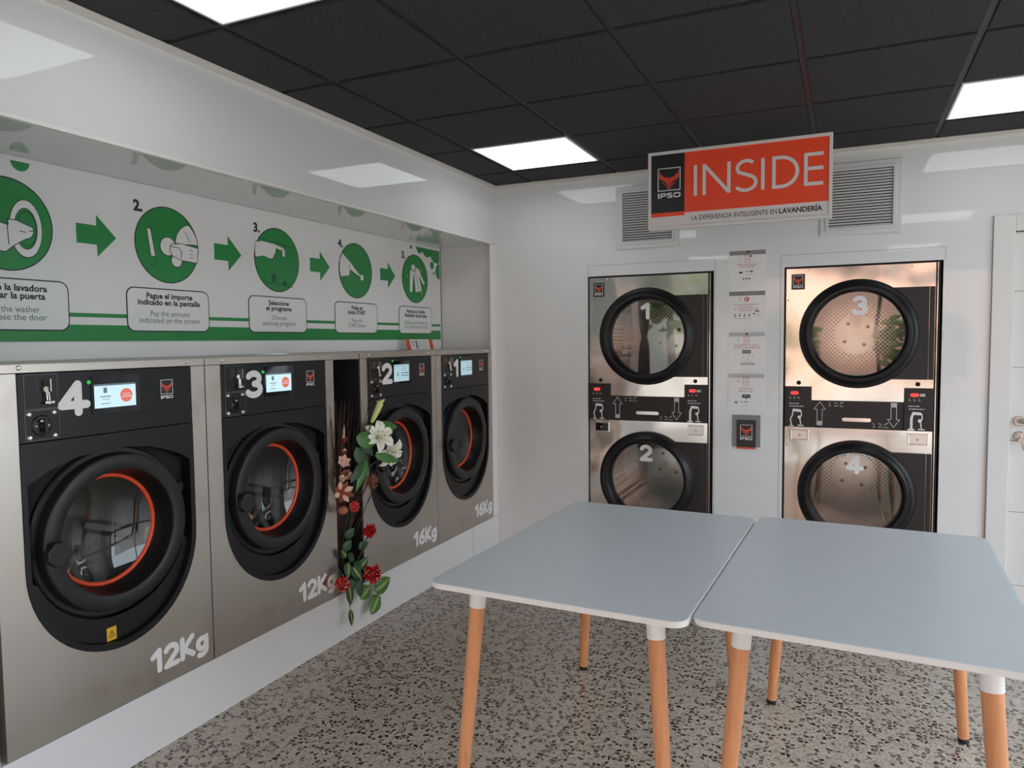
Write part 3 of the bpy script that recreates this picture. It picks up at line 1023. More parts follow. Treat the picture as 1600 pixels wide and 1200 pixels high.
def make_dryer(xl, nums, label):
    r = thing('stacked_dryer', label, 'tumble dryer', (xl, 0.004, 0), 0, 'stacked tumble dryers set into the back wall')
    cu, zu, zl = 0.397, 1.508, 0.568
    circ = lambda cz, R=.262, n=60: [(cu + R * math.cos(2 * PI * i / n), cz + R * math.sin(2 * PI * i / n)) for i in range(n)]
    b = MB('brown_black')
    b.box(0.0, 0.0035, 0.001, 0.72, 0.0, 1.906)
    b.box(0.806, 0.8095, 0.001, 0.72, 0.0, 1.906)
    b.box(0.0035, 0.806, 0.70, 0.72, 0.0, 1.906)
    b.box(0.0035, 0.806, 0.001, 0.70, 1.902, 1.906)
    b.box(0.0035, 0.806, 0.001, 0.70, 0.0, 0.004)
    b.box(0.788, 0.8095, 0.010, 0.012, 0.0, 1.906)
    b.use('polish').box(0.796, 0.800, 0.002, 0.012, 0.0, 1.906)
    b.build('cabinet', r)
    up = MB('polish').prism([(.006, 1.197), (.155, 1.197), (.155, 1.116), (.642, 1.116), (.642, 1.197), (.787, 1.197), (.787, 1.900), (.006, 1.900)], [circ(zu)], 0.0, 0.004)
    upo = up.build('upper_front', r)
    lo = MB('polish').prism([(.006, .008), (.787, .008), (.787, .952), (.006, .952)], [circ(zl)], 0.0, 0.004)
    loo = lo.build('lower_front', r)
    for (ux, uz) in ((.018, 1.714), (.014, 1.305), (.128, 1.892), (.67, 1.886), (.018, .84)):
        MB('bolt').lathe([(0.0, -0.004), (0.004, -0.003), (0.0055, 0.0)], ux, uz, 12).build('screw', upo if uz > 1 else loo)
    lk = MB('dark')
    for ux in (.082, .71):
        lk.lathe([(0.0, -0.006), (0.011, -0.006), (0.013, 0.0)], ux, 1.219, 20)
    lk.build('panel_lock', r)
    e = MB('sign_black').rect(.034, .109, 1.776, 1.868, -0.001, 0.0)
    emblem(e, .043, 1.803, .056, -0.0015)
    e.build('brand_badge', r)
    # control band
    cb = MB('brown_black')
    cb.prism([(.155, .956), (.642, .956), (.642, 1.115), (.155, 1.115)], [rrect(.322, .476, .993, 1.016, .011)], -0.002, 0.010)
    band = cb.build('control_band', r)
    MB('polish').prism(rrect(.320, .478, .990, 1.019, .012), (), 0.008, 0.012).build('drawer_grip', band)
    for sgn, ux in ((1, .200), (-1, .592)):
        a = MB('sticker')
        Z = (lambda v: v) if sgn > 0 else (lambda v: 2 * 1.038 - v)
        a.stroke([(ux, Z(1.108)), (ux + .031, Z(1.062)), (ux + .014, Z(1.062)), (ux + .014, Z(.968)), (ux - .014, Z(.968)), (ux - .014, Z(1.062)), (ux - .031, Z(1.062)), (ux, Z(1.108))], .0022, -0.0028)
        z0, z1 = sorted((Z(.970), Z(.992)))
        a.use('print_lightgrey').rect(ux - .012, ux + .012, z0, z1, -0.0028, -0.0018)
        a.build('arrow_print', band)
    a = MB('print_lightgrey')
    for bx, bz in ((.250, 1.094), (.486, .978)):
        smudge_lines(a, 'print_lightgrey', bx, bx + .012, bz - .010, .005, -0.0026, 1, 0, 2)
        smudge_lines(a, 'print_lightgrey', bx + .028, bx + .052, bz - .010, .005, -0.0026, 1, 0, 3)
        smudge_lines(a, 'print_lightgrey', bx + .058, bx + .082, bz - .012, .004, -0.0026, 1, 0, 4)
        a.stroke([(bx + .002, bz + .012), (bx + .006, bz)], .003, -0.0026)
        a.stroke([(bx + .030, bz + .010), (bx + .046, bz + .004)], .004, -0.0026)
        a.stroke([(bx + .060, bz), (bx + .070, bz + .012), (bx + .078, bz + .012)], .004, -0.0026)
    a.build('arrow_caption', band)
    for side, x0, x1 in (('l', .006, .154), ('r', .643, .787)):
        cbx = MB('brown_black').rect(x0, x1, .956, 1.196, -0.011, 0.004).build('control_box', r, bevel=0.002)
        m = (x0 + x1) / 2 - .012
        d = MB('led_red')
        d.prism(rrect(m - .030, m + .014, 1.148, 1.168, .009), (), -0.0122, -0.011)
        if side == 'r':
            d.use('print_lightgrey').rect(m + .018, m + .044, 1.150, 1.166, -0.0118, -0.011)
        d.build('price_display', cbx)
        p = MB('print_lightgrey')
        for q_ in range(3):
            p.stroke([(m - .034 + q_ * .024, 1.138), (m - .036 + q_ * .024, 1.126), (m - .026 + q_ * .024, 1.126)], .0026, -0.0116)
        smudge_lines(p, 'print_lightgrey', m - .040, m + .020, 1.094, .006, -0.0116, 1, 0, 7)
        smudge_lines(p, 'print_lightgrey', m - .040, m + .046, 1.078, .006, -0.0116, 1, 0, 9)
        p.build('price_caption', cbx)
        p = MB('sticker')
        coin_drop(p, m, 1.016, side == 'r')
        p.build('coin_diagram', cbx)
    for side, x0, x1 in (('l', .038, .142), ('r', .663, .768)):
        fr = MB('chrome').prism([(x0, .870), (x1, .870), (x1, .938), (x0, .938)], [[(x0 + .008, .878), (x1 - .008, .878), (x1 - .008, .930), (x0 + .008, .930)]], -0.010, 0.0)
        coin = fr.build('coin_box', r, bevel=0.002)
        ins = MB('bezel' if side == 'l' and nums[0] == '1' else 'bolt').rect(x0 + .009, x1 - .009, .879, .929, -0.004, 0.0)
        ins.use('nickel').lathe([(0.0, -0.010), (0.007, -0.010), (0.009, -0.004)], (x0 + x1) / 2, .903, 16)
        ins.build('lock_plate', coin)
    dryer_door(r, nums[0], cu, zu, 1.246, 1.768, (.362, 1.620))
    dryer_door(r, nums[1], cu, zl, .306, .824, (.350, .690))
    return r


make_dryer(D1, '12', 'left polished steel stacked tumble dryer with doors numbered 1 and 2')
make_dryer(D2, '34', 'right polished steel stacked tumble dryer with doors numbered 3 and 4')

# ================================================================== wall vents
def make_vent(x0, x1, z0, z1, label):
    v = thing('wall_vent', label, 'vent', (x0, 0.0, z0), 0, 'white louvred vents high on the back wall')
    Wd, H = x1 - x0, z1 - z0
    f = MB('alu')
    i1, i2 = .034, .044
    f.prism([(0, 0), (Wd, 0), (Wd, H), (0, H)], [[(i1, i1), (Wd - i1, i1), (Wd - i1, H - i1), (i1, H - i1)]], -0.012, 0.0)
    f.prism([(i1 - .006, i1 - .006), (Wd - i1 + .006, i1 - .006), (Wd - i1 + .006, H - i1 + .006), (i1 - .006, H - i1 + .006)], [[(i2, i2), (Wd - i2, i2), (Wd - i2, H - i2), (i2, H - i2)]], -0.018, -0.001)
    f.build('frame', v, bevel=0.002)
    MB('dark').rect(.03, Wd - .03, .03, H - .03, -0.002, -0.0005).build('duct_opening', v)
    n = 20
    lo = MB('alu')
    p = (H - 2 * i2) / n
    for i in range(n):
        za = i2 + i * p
        vs = [(i2 - .002, -0.005, za + .001), (Wd - i2 + .002, -0.005, za + .001), (Wd - i2 + .002, -0.015, za + p * .60), (i2 - .002, -0.015, za + p * .60)]
        vs += [(a, b + .0015, c_ + .0012) for a, b, c_ in vs]
        lo.add(vs, [(0, 1, 2, 3), (7, 6, 5, 4), (0, 4, 5, 1), (3, 2, 6, 7), (0, 3, 7, 4), (1, 5, 6, 2)])
    lo.build('louvres', v)


make_vent(.887, 1.298, 2.079, 2.482, 'white louvred wall vent partly behind the left end of the red sign')
make_vent(2.124, 2.545, 2.079, 2.490, 'white louvred wall vent right of the red sign, above doors 3 and 4')

# ================================================================== instruction sheets between the dryers
def sheet(z1, z0, label, hdr):
    s = thing('instruction_sheet', label, 'notice', (1.605, 0.0, z0), 0, 'white instruction sheets between the dryers')
    Wd, H = 0.220, z1 - z0
    p = MB('print_white').rect(0, Wd, 0, H, -0.0018, 0.0)
    p.use(hdr).rect(.004, Wd - .004, H - .028, H - .002, -0.0022, -0.0016)
    p.build('paper', s)
    return s, Wd, H


def icon_machine(g, x, z, m='print_grey'):
    """outline drawing of the stacked dryer, red lines"""
    g.use('print_red')
    for (x0, x1, z0, z1) in ((x - .016, x + .016, z - .028, z - .012), (x - .016, x + .016, z - .012, z + .016), (x - .018, x + .018, z + .016, z + .026)):
        g.stroke([(x0, z0), (x1, z0), (x1, z1), (x0, z1), (x0, z0)], .0016, -0.0026)
    g.stroke(arc(x, z + .002, .010, .010, 0, 360, 14), .0014, -0.0026)


s, Wd, H = sheet(2.027, 1.808, 'white instruction sheet, topmost of the four, dark grey header', 'print_grey')
g = MB('print_black')
icon_machine(g, .112, H - .047)
g.use('print_grey').stroke([(.060, H - .032), (.060, H - .044)], .003, -0.0026)
g.use('print_black').rect(.126, .136, H - .042, H - .032, -0.003, -0.002)
g.rect(.108, .124, H - .016, H - .006, -0.003, -0.002)
g.use('print_red').text('CARGUE LA SECADORA', .108, H - .088, .013, -0.0026, .118)
g.use('print_red').text('LOAD THE DRYER', .108, H - .103, .012, -0.0026, .092)
g.use('print_black').prism([(.060, H - .128), (.064, H - .140), (.080, H - .140), (.084, H - .128), (.078, H - .130), (.066, H - .130)][::1], (), -0.003, -0.002)
g.stroke([(.100, H - .130), (.128, H - .130)], .003, -0.0026); g.disc(.136, H - .129, .006, -0.003, -0.002, n=12)
smudge_lines(g, 'print_lightgrey', .104, .150, H - .148, .003, -0.0024, 1, 0, 3)
g.use('print_black')
for q_ in range(3):
    g.disc(.088 + q_ * .017, H - .173, .005, -0.003, -0.002, n=10)
smudge_lines(g, 'print_lightgrey', .086, .126, H - .190, .003, -0.0024, 1, 0, 3)
g.build('print', s)

s, Wd, H = sheet(1.779, 1.554, 'white instruction sheet with a red ring symbol, second from the top', 'print_grey')
g = MB('print_red')
g.ringd(.108, H - .050, .008, .015, -0.003, -0.002)
g.rect(.108, .120, H - .054, H - .046, -0.0032, -0.002)
g.use('print_grey').stroke(arc(.066, H - .043, .008, .006, 160, -20, 6) + [(.060, H - .055), (.080, H - .055)], .002, -0.0026)
for q_, (wd_, tx_) in enumerate(((.142, 'PULSE LA SECADORA ELEGIDA'), (.078, 'EN LA PANTALLA'), (.142, 'PAY THE AMOUNT INDICATED'), (.076, 'ON THE SCREEN'))):
    g.use('print_red').text(tx_, .105, H - .083 - q_ * .0125, .010, -0.0026, wd_)
g.use('print_grey')
for q_ in range(4):
    g.disc(.040 + q_ * .028, H - .151, .006, -0.003, -0.002, n=10)
    g.rect(.037 + q_ * .028, .043 + q_ * .028, H - .143, H - .137, -0.003, -0.002)
g.use('print_black').disc(.152, H - .140, .005, -0.003, -0.002, n=10)
g.use('print_grey').rect(.158, .182, H - .130, H - .118, -0.003, -0.002)
smudge_lines(g, 'print_grey', .028, .142, H - .167, .0026, -0.0024, 1, 0, 3)
smudge_lines(g, 'print_lightgrey', .158, .196, H - .142, .0026, -0.0024, 2, .009, 3)
g.build('print', s)

s, Wd, H = sheet(1.528, 1.296, 'white instruction sheet with a grey display drawing, third from the top', 'print_lightgrey')
g = MB('print_red')
icon_machine(g, .110, H - .045)
g.use('print_black').rect(.103, .117, H - .013, H - .006, -0.003, -0.002); g.rect(.107, .113, H - .020, H - .012, -0.003, -0.002)
g.use('print_grey').rect(.056, .066, H - .052, H - .050, -0.003, -0.002); g.rect(.056, .066, H - .044, H - .042, -0.003, -0.002)
g.use('print_red').text('SELECCIONE EL PROGRAMA', .110, H - .082, .013, -0.0026, .140)
g.use('print_red').text('CHOOSE DRYING TEMPERATURE', .110, H - .097, .012, -0.0026, .160)
g.use('print_grey').rect(.084, .136, H - .134, H - .110, -0.003, -0.002)
g.use('print_grey')
for q_ in range(3):
    g.stroke([(.088 + q_ * .028, H - .150), (.098 + q_ * .028, H - .150)], .002, -0.0026)
    g.use('print_lightgrey').stroke(arc(.093 + q_ * .028, H - .160, .006, .006, 0, 360, 10), .0012, -0.0026).use('print_grey')
g.use('print_lightgrey').rect(.076, .160, H - .204, H - .188, -0.003, -0.002)
g.use('print_grey').stroke([(.112, H - .172), (.136, H - .175)], .002, -0.0026)
g.build('print', s)

s, Wd, H = sheet(1.272, 1.044, 'white instruction sheet with a small black arrow tag, lowest of the four', 'print_lightgrey')
g = MB('print_red')
icon_machine(g, .108, H - .045)
g.use('print_grey').stroke([(.056, H - .054), (.064, H - .040), (.066, H - .056)], .002, -0.0026)
g.use('print_red').text('PULSE INICIO', .108, H - .094, .013, -0.0026, .080)
g.use('print_red').text('END OF CYCLE', .108, H - .110, .013, -0.0026, .084)
g.use('print_black').rect(.086, .134, H - .151, H - .131, -0.003, -0.002)
g.prism([(.104, H - .151), (.110, H - .160), (.116, H - .151)][::1], (), -0.003, -0.002)
g.use('print_white').text('FIN', .110, H - .141, .011, -0.0034, .026)
g.use('print_grey').prism([(.040, H - .172), (.044, H - .188), (.056, H - .188), (.060, H - .172), (.050, H - .176)], (), -0.003, -0.002)
g.stroke([(.072, H - .176), (.096, H - .176)], .0026, -0.0026)
g.disc(.108, H - .176, .006, -0.003, -0.002, n=12)
g.stroke([(.122, H - .168), (.122, H - .184)], .002, -0.0026)
smudge_lines(g, 'print_lightgrey', .094, .124, H - .198, .0026, -0.0024, 1, 0, 3)
g.build('print', s)

pq = thing('wall_plaque', 'small grey plaque with black centre and red emblem, below the instruction sheets', 'plaque', (1.636, 0.0, 0.816), 0)
MB('print_grey').rect(0, .165, 0, .198, -0.006, 0.0).build('backing', pq, bevel=0.002)
g = MB('sign_black').rect(.026, .138, -.012, .168, -0.010, -0.005)
g.use('logo_red').rect(.026, .138, -.012, -.002, -0.0106, -0.0095)
emblem(g, .046, .066, .072, -0.0108)
g.build('brand_panel', pq)

# ================================================================== hanging sign
SY = -0.70
SX0, SX1, SZ0, SZ1 = 1.279, 2.199, 2.082, 2.497
sg = thing('hanging_sign', 'white framed red and black sign reading INSIDE, hung from the ceiling', 'sign', (SX0, SY, SZ0))
SW, SH = SX1 - SX0, SZ1 - SZ0
ft = 0.016
MB('sign_white').prism([(0, 0), (SW, 0), (SW, SH), (0, SH)], [[(ft, ft), (SW - ft, ft), (SW - ft, SH - ft), (ft, SH - ft)]], -0.022, 0.022).build('frame', sg, bevel=0.002)
fc = MB('sign_white').box(ft, SW - ft, -0.016, 0.016, ft, SH - ft)
bx = 0.213 * SW
zb = SH * 0.20
fc.use('sign_red').rect(bx, SW - ft, zb, SH - ft, -0.0172, -0.0158)
fc.use('sign_black').rect(ft, bx, SH * 0.215, SH - ft, -0.0172, -0.0158)
fc.use('sign_red').rect(ft, bx, SH * 0.165, SH * 0.215, -0.0172, -0.0158)
fc.build('face', sg)
e = MB('sticker')
emblem(e, 0.052, 0.205, 0.122, -0.0176)
e.build('emblem', sg)
g = MB('sign_white')
zb0, zh, sw = SH * 0.40, SH * 0.385, 0.0172
X = lambda f: f * SW
LZ = lambda f: zb0 + f * zh
yy = -0.0182
g.stroke([(X(.275), LZ(0)), (X(.275), LZ(1))], sw, yy, False)
g.stroke([(X(.325), LZ(0)), (X(.325), LZ(1))], sw, yy, False)
g.stroke([(X(.325), LZ(.97)), (X(.462), LZ(.03))], sw, yy, False)
g.stroke([(X(.462), LZ(0)), (X(.462), LZ(1))], sw, yy, False)
g.stroke(arc(X(.556), LZ(.745), X(.048), zh * .225, 40, 215, 14) + arc(X(.552), LZ(.27), X(.056), zh * .24, 62, -150, 16), sw, yy, False)
g.stroke([(X(.645), LZ(0)), (X(.645), LZ(1))], sw, yy, False)
g.stroke([(X(.703), LZ(0)), (X(.703), LZ(1))], sw, yy, False)
g.stroke([(X(.703), LZ(.955)), (X(.740), LZ(.955))] + arc(X(.740), LZ(.5), X(.084), zh * .455, 90, -90, 18) + [(X(.703), LZ(.045))], sw, yy, False)
g.stroke([(X(.867), LZ(0)), (X(.867), LZ(1))], sw, yy, False)
for f in (.955, .52, .045):
    g.stroke([(X(.867), LZ(f)), (X(.955), LZ(f))], sw, yy, False)
g.build('sign_lettering', sg)
g = MB('print_black')
g.text('LA EXPERIENCIA INTELIGENTE EN', X(.487), SH * .118, .036, -0.0168, X(.468))
g.text('LAVANDERÍA', X(.842), SH * .120, .036, -0.0168, X(.220), bold=0.028)
g.build('tagline', sg)
for xx in (.12 * SW, .88 * SW):
    MB('frame_dark').tube([(xx, 0, SH - 0.004), (xx, 0, ZC - SZ0 + 0.0)], 0.003, 8).build('suspension_rod', sg)

# ================================================================== instruction banner in the recess
BY = -3.76
bn = thing('instruction_banner', 'long white and green five step washing instruction banner above the washers', 'banner', (REC + 0.001, 0, 0), PI / 2)
# local x runs along the wall (world y), local -y faces the room
MB('print_white').rect(BY, -0.016, 1.500, ZS - 0.001, -0.004, 0.0).build('board', bn)
g = MB('print_green')
g.rect(BY, -.024, 1.503, 1.568, -0.0046, -0.004)
g.rect(BY, -.024, 1.598, 1.614, -0.0046, -0.004)
g.build('stripes', bn)
drip = [(-.345, 2.146), (-.32, 2.110), (-.295, 2.100), (-.272, 2.112), (-.262, 2.122), (-.240, 2.100), (-.205, 2.083), (-.175, 2.090), (-.150, 2.098), (-.140, 2.085), (-.110, 2.062), (-.070, 2.052), (-.024, 2.060), (-.024, 2.146)]
MB('print_green').prism(drip, (), -0.0046, -0.004).build('foam_print', bn)
MB('print_green').disc(-.130, 2.035, .026, -0.0046, -0.004).build('bubble_print', bn)
MB('print_green').disc(-.104, 1.981, .011, -0.0046, -0.004).build('bubble_print', bn)
for pts in (arc(-.024, 1.998, .058, .058, 90, 270, 16), arc(-.405, 2.146, .018, .024, 180, 360, 10), arc(-3.005, 2.150, .034, .034, 180, 360, 12)):
    MB('print_green').prism(pts, (), -0.0046, -0.004).build('bubble_print', bn)
CZ, CR = 1.922, 0.166
centres = [-3.062, -2.384, -1.704, -1.031, -0.358]
for q_ in range(4):
    m_ = (centres[q_] + centres[q_ + 1]) / 2 + .004
    a = MB('print_green')
    a.prism([(m_ - .085, CZ - .036), (m_, CZ - .036), (m_, CZ - .083), (m_ + .085, CZ), (m_, CZ + .083), (m_, CZ + .040), (m_ - .085, CZ + .040)], (), -0.0048, -0.004)
    a.build('step_arrow', bn)


def clip(c, pts):
    return [(c + p[0] * CR, CZ + p[1] * CR) for p in pts]


def fillpoly(g, c, pts, y, m='print_white', line=.004):
    P = clip(c, pts)
    ar = sum(P[i][0] * P[(i + 1) % len(P)][1] - P[(i + 1) % len(P)][0] * P[i][1] for i in range(len(P)))
    g.use(m).prism(P if ar > 0 else P[::-1], (), y, y + 0.0006)
    if line:
        g.use('print_black').stroke(P + [P[0]], line * .75, y - .0002, True, 0.0003)


def art1(g, c):
    g.use('print_white').ringd(c + .40 * CR, CZ - .06 * CR, .44 * CR, .62 * CR, -0.006, -0.0052, sx=.56)
    g.use('print_black').ringd(c + .40 * CR, CZ - .06 * CR, .615 * CR, .635 * CR, -0.0061, -0.0052, sx=.56)
    g.ringd(c + .40 * CR, CZ - .06 * CR, .43 * CR, .45 * CR, -0.0061, -0.0052, sx=.56)
    g.ringd(c + .42 * CR, CZ - .06 * CR, .37 * CR, .385 * CR, -0.0061, -0.0052, sx=.52)
    fillpoly(g, c, [(-.75, -.05), (-.2, .02), (.02, -.02), (.02, .10), (.20, .10), (.55, -.02), (.56, -.14), (.50, -.24), (.36, -.30), (.14, -.44), (-.05, -.60), (-.75, -.55)], -0.0068)
    g.stroke(clip(c, [(-.0, -.02), (.02, -.44)]), .003, -0.0072)
    g.stroke(clip(c, [(.26, -.12), (.38, -.14)]), .003, -0.0072)
    g.stroke(clip(c, [(.46, -.10), (.56, -.10)]), .003, -0.0072)


def art2(g, c):
    g.use('print_darkgreen').stroke(clip(c, [(-.66, .45), (-.50, .42), (-.38, -.55), (-.55, -.55)]), .003, -0.0052)
    fillpoly(g, c, [(-.64, .38), (-.52, .37), (-.40, -.33), (-.54, -.33)], -0.006)
    for (x_, z_, rr) in ((0, -.03, .235), (.26, -.38, .16)):
        g.use('print_black').disc(c + x_ * CR, CZ + z_ * CR, (rr + .02) * CR, -0.0054, -0.0048)
        g.use('print_white').disc(c + x_ * CR, CZ + z_ * CR, rr * CR, -0.0060, -0.005)
    fillpoly(g, c, [(.22, .09), (.28, .30), (.39, .47), (.55, .58), (.68, .62), (.84, .46), (.93, .29), (.97, .10), (.78, .10), (.45, .07)], -0.0066)
    fillpoly(g, c, [(.05, -.10), (.06, .00), (.13, .05), (.43, .09), (.98, .02), (.93, -.39), (.43, -.36), (.15, -.28), (.07, -.20)], -0.0070)
    g.stroke(clip(c, [(.07, -.02), (.34, -.03), (.42, -.12), (.40, -.30)]), .003, -0.0075)
    for q_ in range(3):
        g.stroke(clip(c, [(.70, -.06 - .10 * q_), (.78, -.06 - .10 * q_)]), .0025, -0.0075)
    g.stroke(clip(c, [(.56, .40), (.72, .15)]), .0025, -0.0072)


def art3(g, c):
    f = lambda px, py: ((px - 407) / 200, (438 - py) / 288)
    g.use('print_black').stroke(clip(c, [f(245, 260), f(556, 305)]), .003, -0.0052)
    g.stroke(clip(c, [f(297, 645), f(543, 670)]), .003, -0.0052)
    fillpoly(g, c, [f(222, 303), f(270, 285), f(380, 295), f(465, 320), f(470, 345), f(430, 345), f(395, 330), f(390, 370), f(362, 430), f(335, 432), f(285, 415), f(216, 435), f(212, 370)], -0.006, line=.0025)
    fillpoly(g, c, [f(448, 332), f(474, 336), f(474, 400), f(448, 396)], -0.0068, line=.002)
    g.use('print_darkgreen').rect(*sorted((c + f(352, 0)[0] * CR, c + f(388, 0)[0] * CR)), CZ + f(0, 640)[1] * CR, CZ + f(0, 565)[1] * CR, -0.0054, -0.0046)
    g.rect(*sorted((c + f(448, 0)[0] * CR, c + f(486, 0)[0] * CR)), CZ + f(0, 660)[1] * CR, CZ + f(0, 622)[1] * CR, -0.0054, -0.0046)


def art4(g, c):
    f = lambda px, py: ((px - 240) / 142, (460 - py) / 237)
    fillpoly(g, c, [f(128, 322), f(200, 400), f(270, 490), f(278, 505), f(262, 503), f(190, 455), f(182, 508), f(112, 524), f(104, 470), f(106, 390)], -0.006, line=.0025)
    g.stroke(clip(c, [f(190, 455), f(186, 410)]), .0025, -0.0066)
    fillpoly(g, c, [f(276, 487), f(303, 490), f(303, 540), f(276, 533)], -0.0056, line=.002)


def art5(g, c):
    f = lambda px, py: ((px - 748) / 110, (533 - py) / 207)
    fillpoly(g, c, [f(703, 470), f(715, 455), f(735, 470), f(750, 460), f(755, 432), f(780, 445), f(800, 500), f(830, 562), f(815, 578), f(778, 500), f(790, 560), f(803, 630), f(748, 650), f(735, 500), f(730, 520), f(720, 650), f(698, 648), f(700, 520)], -0.006, line=.0025)
    g.use('print_white').disc(*[c + f(732, 440)[0] * CR, CZ + f(732, 440)[1] * CR], .16 * CR, -0.0066, -0.006, rz=.13 * CR)
    g.use('print_black').stroke(clip(c, [f(716, 452), f(738, 475), f(752, 440)]), .004, -0.0070)
    g.stroke(clip(c, [f(748, 480), f(775, 630)]), .0025, -0.0066)
    for sx_, sz_ in ((800, 455), (683, 512), (800, 650)):
        g.use('print_white').disc(c + f(sx_, sz_)[0] * CR, CZ + f(sx_, sz_)[1] * CR, .035 * CR, -0.0056, -0.005, n=8)


CAPS = [(('Cargue la lavadora', 'y cerrar la puerta'), ('Load the washer', 'and close the door')),
        (('Pague el importe', 'indicado en la pantalla'), ('Pay the amount', 'indicated on the screen')),
        (('Seleccione', 'el programa'), ('Choose', 'washing program')),
        (('Pulse el', 'botón START'), ('Press the', 'START button')),
        (('Recoja su colada', 'finalizado el proceso'), ('Collect your laundry at', 'the end of the process'))]
CW = [((.265, .250), (.205, .255)), ((.240, .325), (.205, .315)), ((.150, .190), (.110, .245)), ((.105, .175), (.105, .175)), ((.235, .285), (.305, .290))]
for i, c in enumerate(centres):
    g = MB('print_black').disc(c, CZ, CR, -0.0048, -0.004, n=64)
    g.use('print_green').disc(c, CZ, CR - .0045, -0.0052, -0.0045, n=64)
    ci = g.build('step_circle', bn)
    g = MB('print_white')
    (art1, art2, art3, art4, art5)[i](g, c)
    g.build('step_drawing', ci)
    n = MB('print_black')
    n.text('%d.' % (i + 1), c - .143, CZ + .148, .062, -0.0046, bold=0.045)
    n.build('step_number', bn)
    hw = .216 if i < 3 else .213
    b = MB('print_black').prism(rrect(c - hw, c + hw, 1.543, 1.731, .036), (), -0.0054, -0.004)
    b.use('print_white').prism(rrect(c - hw + .0048, c + hw - .0048, 1.5478, 1.7262, .032), (), -0.0060, -0.005)
    cb = b.build('caption_box', bn)
    t_ = MB('print_black')
    for li, tx in enumerate(CAPS[i][0]):
        t_.text(tx, c, 1.697 - li * .0285, .033, -0.0064, CW[i][0][li], bold=0.032)
    t_.build('caption_text', cb)
    t_ = MB('print_textgreen')
    for li, tx in enumerate(CAPS[i][1]):
        t_.text(tx, c, 1.620 - li * .0290, .033, -0.0064, CW[i][1][li])
    t_.build('caption_text', cb)

# small leaflet standing on top of the washers
lf = MB('print_white', Matrix.Translation((-0.36, -0.60, ZT + 0.001)) @ Matrix.Rotation(PI / 2, 4, 'Z') @ Matrix.Rotation(math.radians(-14), 4, 'X'))
lf.rect(0, .335, 0, .072, -0.002, 0.0)
lf.use('orange').rect(0, .045, 0, .072, -0.0026, -0.0018)
lf.rect(.290, .335, 0, .072, -0.0026, -0.0018)
lf.use('print_grey').rect(.112, .136, .008, .064, -0.0026, -0.0018)
lf.rect(.062, .096, .048, .058, -0.0026, -0.0018); lf.rect(.066, .090, .028, .036, -0.0026, -0.0018)
for q_ in range(3):
    lf.use('print_lightgrey').rect(.156, .262, .022 + q_ * .016, .028 + q_ * .016, -0.0026, -0.0018)
tag(lf.build('leaflet'), 'small white leaflet with orange ends leaning behind washers 1 and 2', 'leaflet')

# ================================================================== tables
def make_table(cx, cy, rot, label):
    tb = thing('table', label, 'table', (cx, cy, 0), math.radians(rot), 'two grey folding tables pushed together')
    hx, hy, zt, th = .3975, .622, .75, .017
    xf = Matrix(((1, 0, 0, 0), (0, 0, 1, 0), (0, -1, 0, 0), (0, 0, 0, 1)))
    # drawn in (x, z'), extruded along y -> remap so that the slab lies flat
    flat = Matrix(((1, 0, 0, 0), (0, 0, 1, 0), (0, -1, 0, 0), (0, 0, 0, 1)))
    top = MB('table_edge', flat)
    o = rrect(-hx, hx, -hy, hy, .045, 8)
    top.prism(o, (), -(zt - .0012), -(zt - th))
    top.use('table_top').prism(inset(o, .0016), (), -zt, -(zt - .0014))
    top.build('tabletop', tb)
    MB('collar').box(-.30, .30, -.012, .012, zt - th - .02, zt - th).build('under_rail', tb)
    for sx in (-1, 1):
        for sy in (-1, 1):
            a = Vector((sx * (hx - .115), sy * (hy - .128), zt - th))
            f = Vector((sx * (hx - .062), sy * (hy - .077), 0.0))
            P = lambda t_: a + (f - a) * t_
            lg = MB('wood').tube([P(.11), P(.5), P(.975)], [.0245, .0225, .0185], 24).build('leg', tb)
            MB('collar').tube([P(0), P(.115)], [.0268, .0262], 24).build('collar', lg)
            MB('foot').tube([P(.974), P(.985), P(1.0)], [.0165, .0185, .0185], 20).build('foot', lg)
    return tb


make_table(1.528, -2.195, -2.0, 'left grey table with beech legs, the one closer to the washers')
make_table(2.3315, -2.183, -2.2, 'right grey table with beech legs, in front of dryer doors 3 and 4')

# ================================================================== flower arrangement in the gap
fl = thing('flower_arrangement', 'white lilies, dark twigs and red carnations in the gap between washers 3 and 2', 'flowers', (0, -1.72, ZB))
OX = 0.05


def W(y, z, x=OX):
    return Vector((x, y + 1.72, z - ZB))


MB('dark').lathe_z([(0.001, 0.0), (0.055, 0.0), (0.06, 0.03), (0.065, 0.09), (0.055, 0.09), (0.05, 0.02)], (-0.11, 0, 0), 24).build('vase', fl)
tw = MB('twig')
rt = random.Random(5)
for i in range(120):
    y0 = rt.uniform(-.04, .04)
    x0 = -0.11 + rt.uniform(-.035, .035)
    sp = rt.gauss(0, .075) - .01
    hgt = rt.uniform(.45, .92)
    y1 = y0 + sp
    x1 = x0 + rt.uniform(0.0, .13)
    if abs(y1) > .085:
        x1 = max(x1, 0.03 + x0 * 0)
    m_ = Vector(((x0 + x1) / 2 + rt.uniform(-.01, .03), y0 * .6 + y1 * .4 if abs(y1) < .085 else max(-.085, min(.085, y0 * .6 + y1 * .4)), .05 + hgt * .55))
    tw.tube([(x0, y0, .04), m_, (x1, y1, .05 + hgt)], [.0032, .0026, .0014], 5, False)
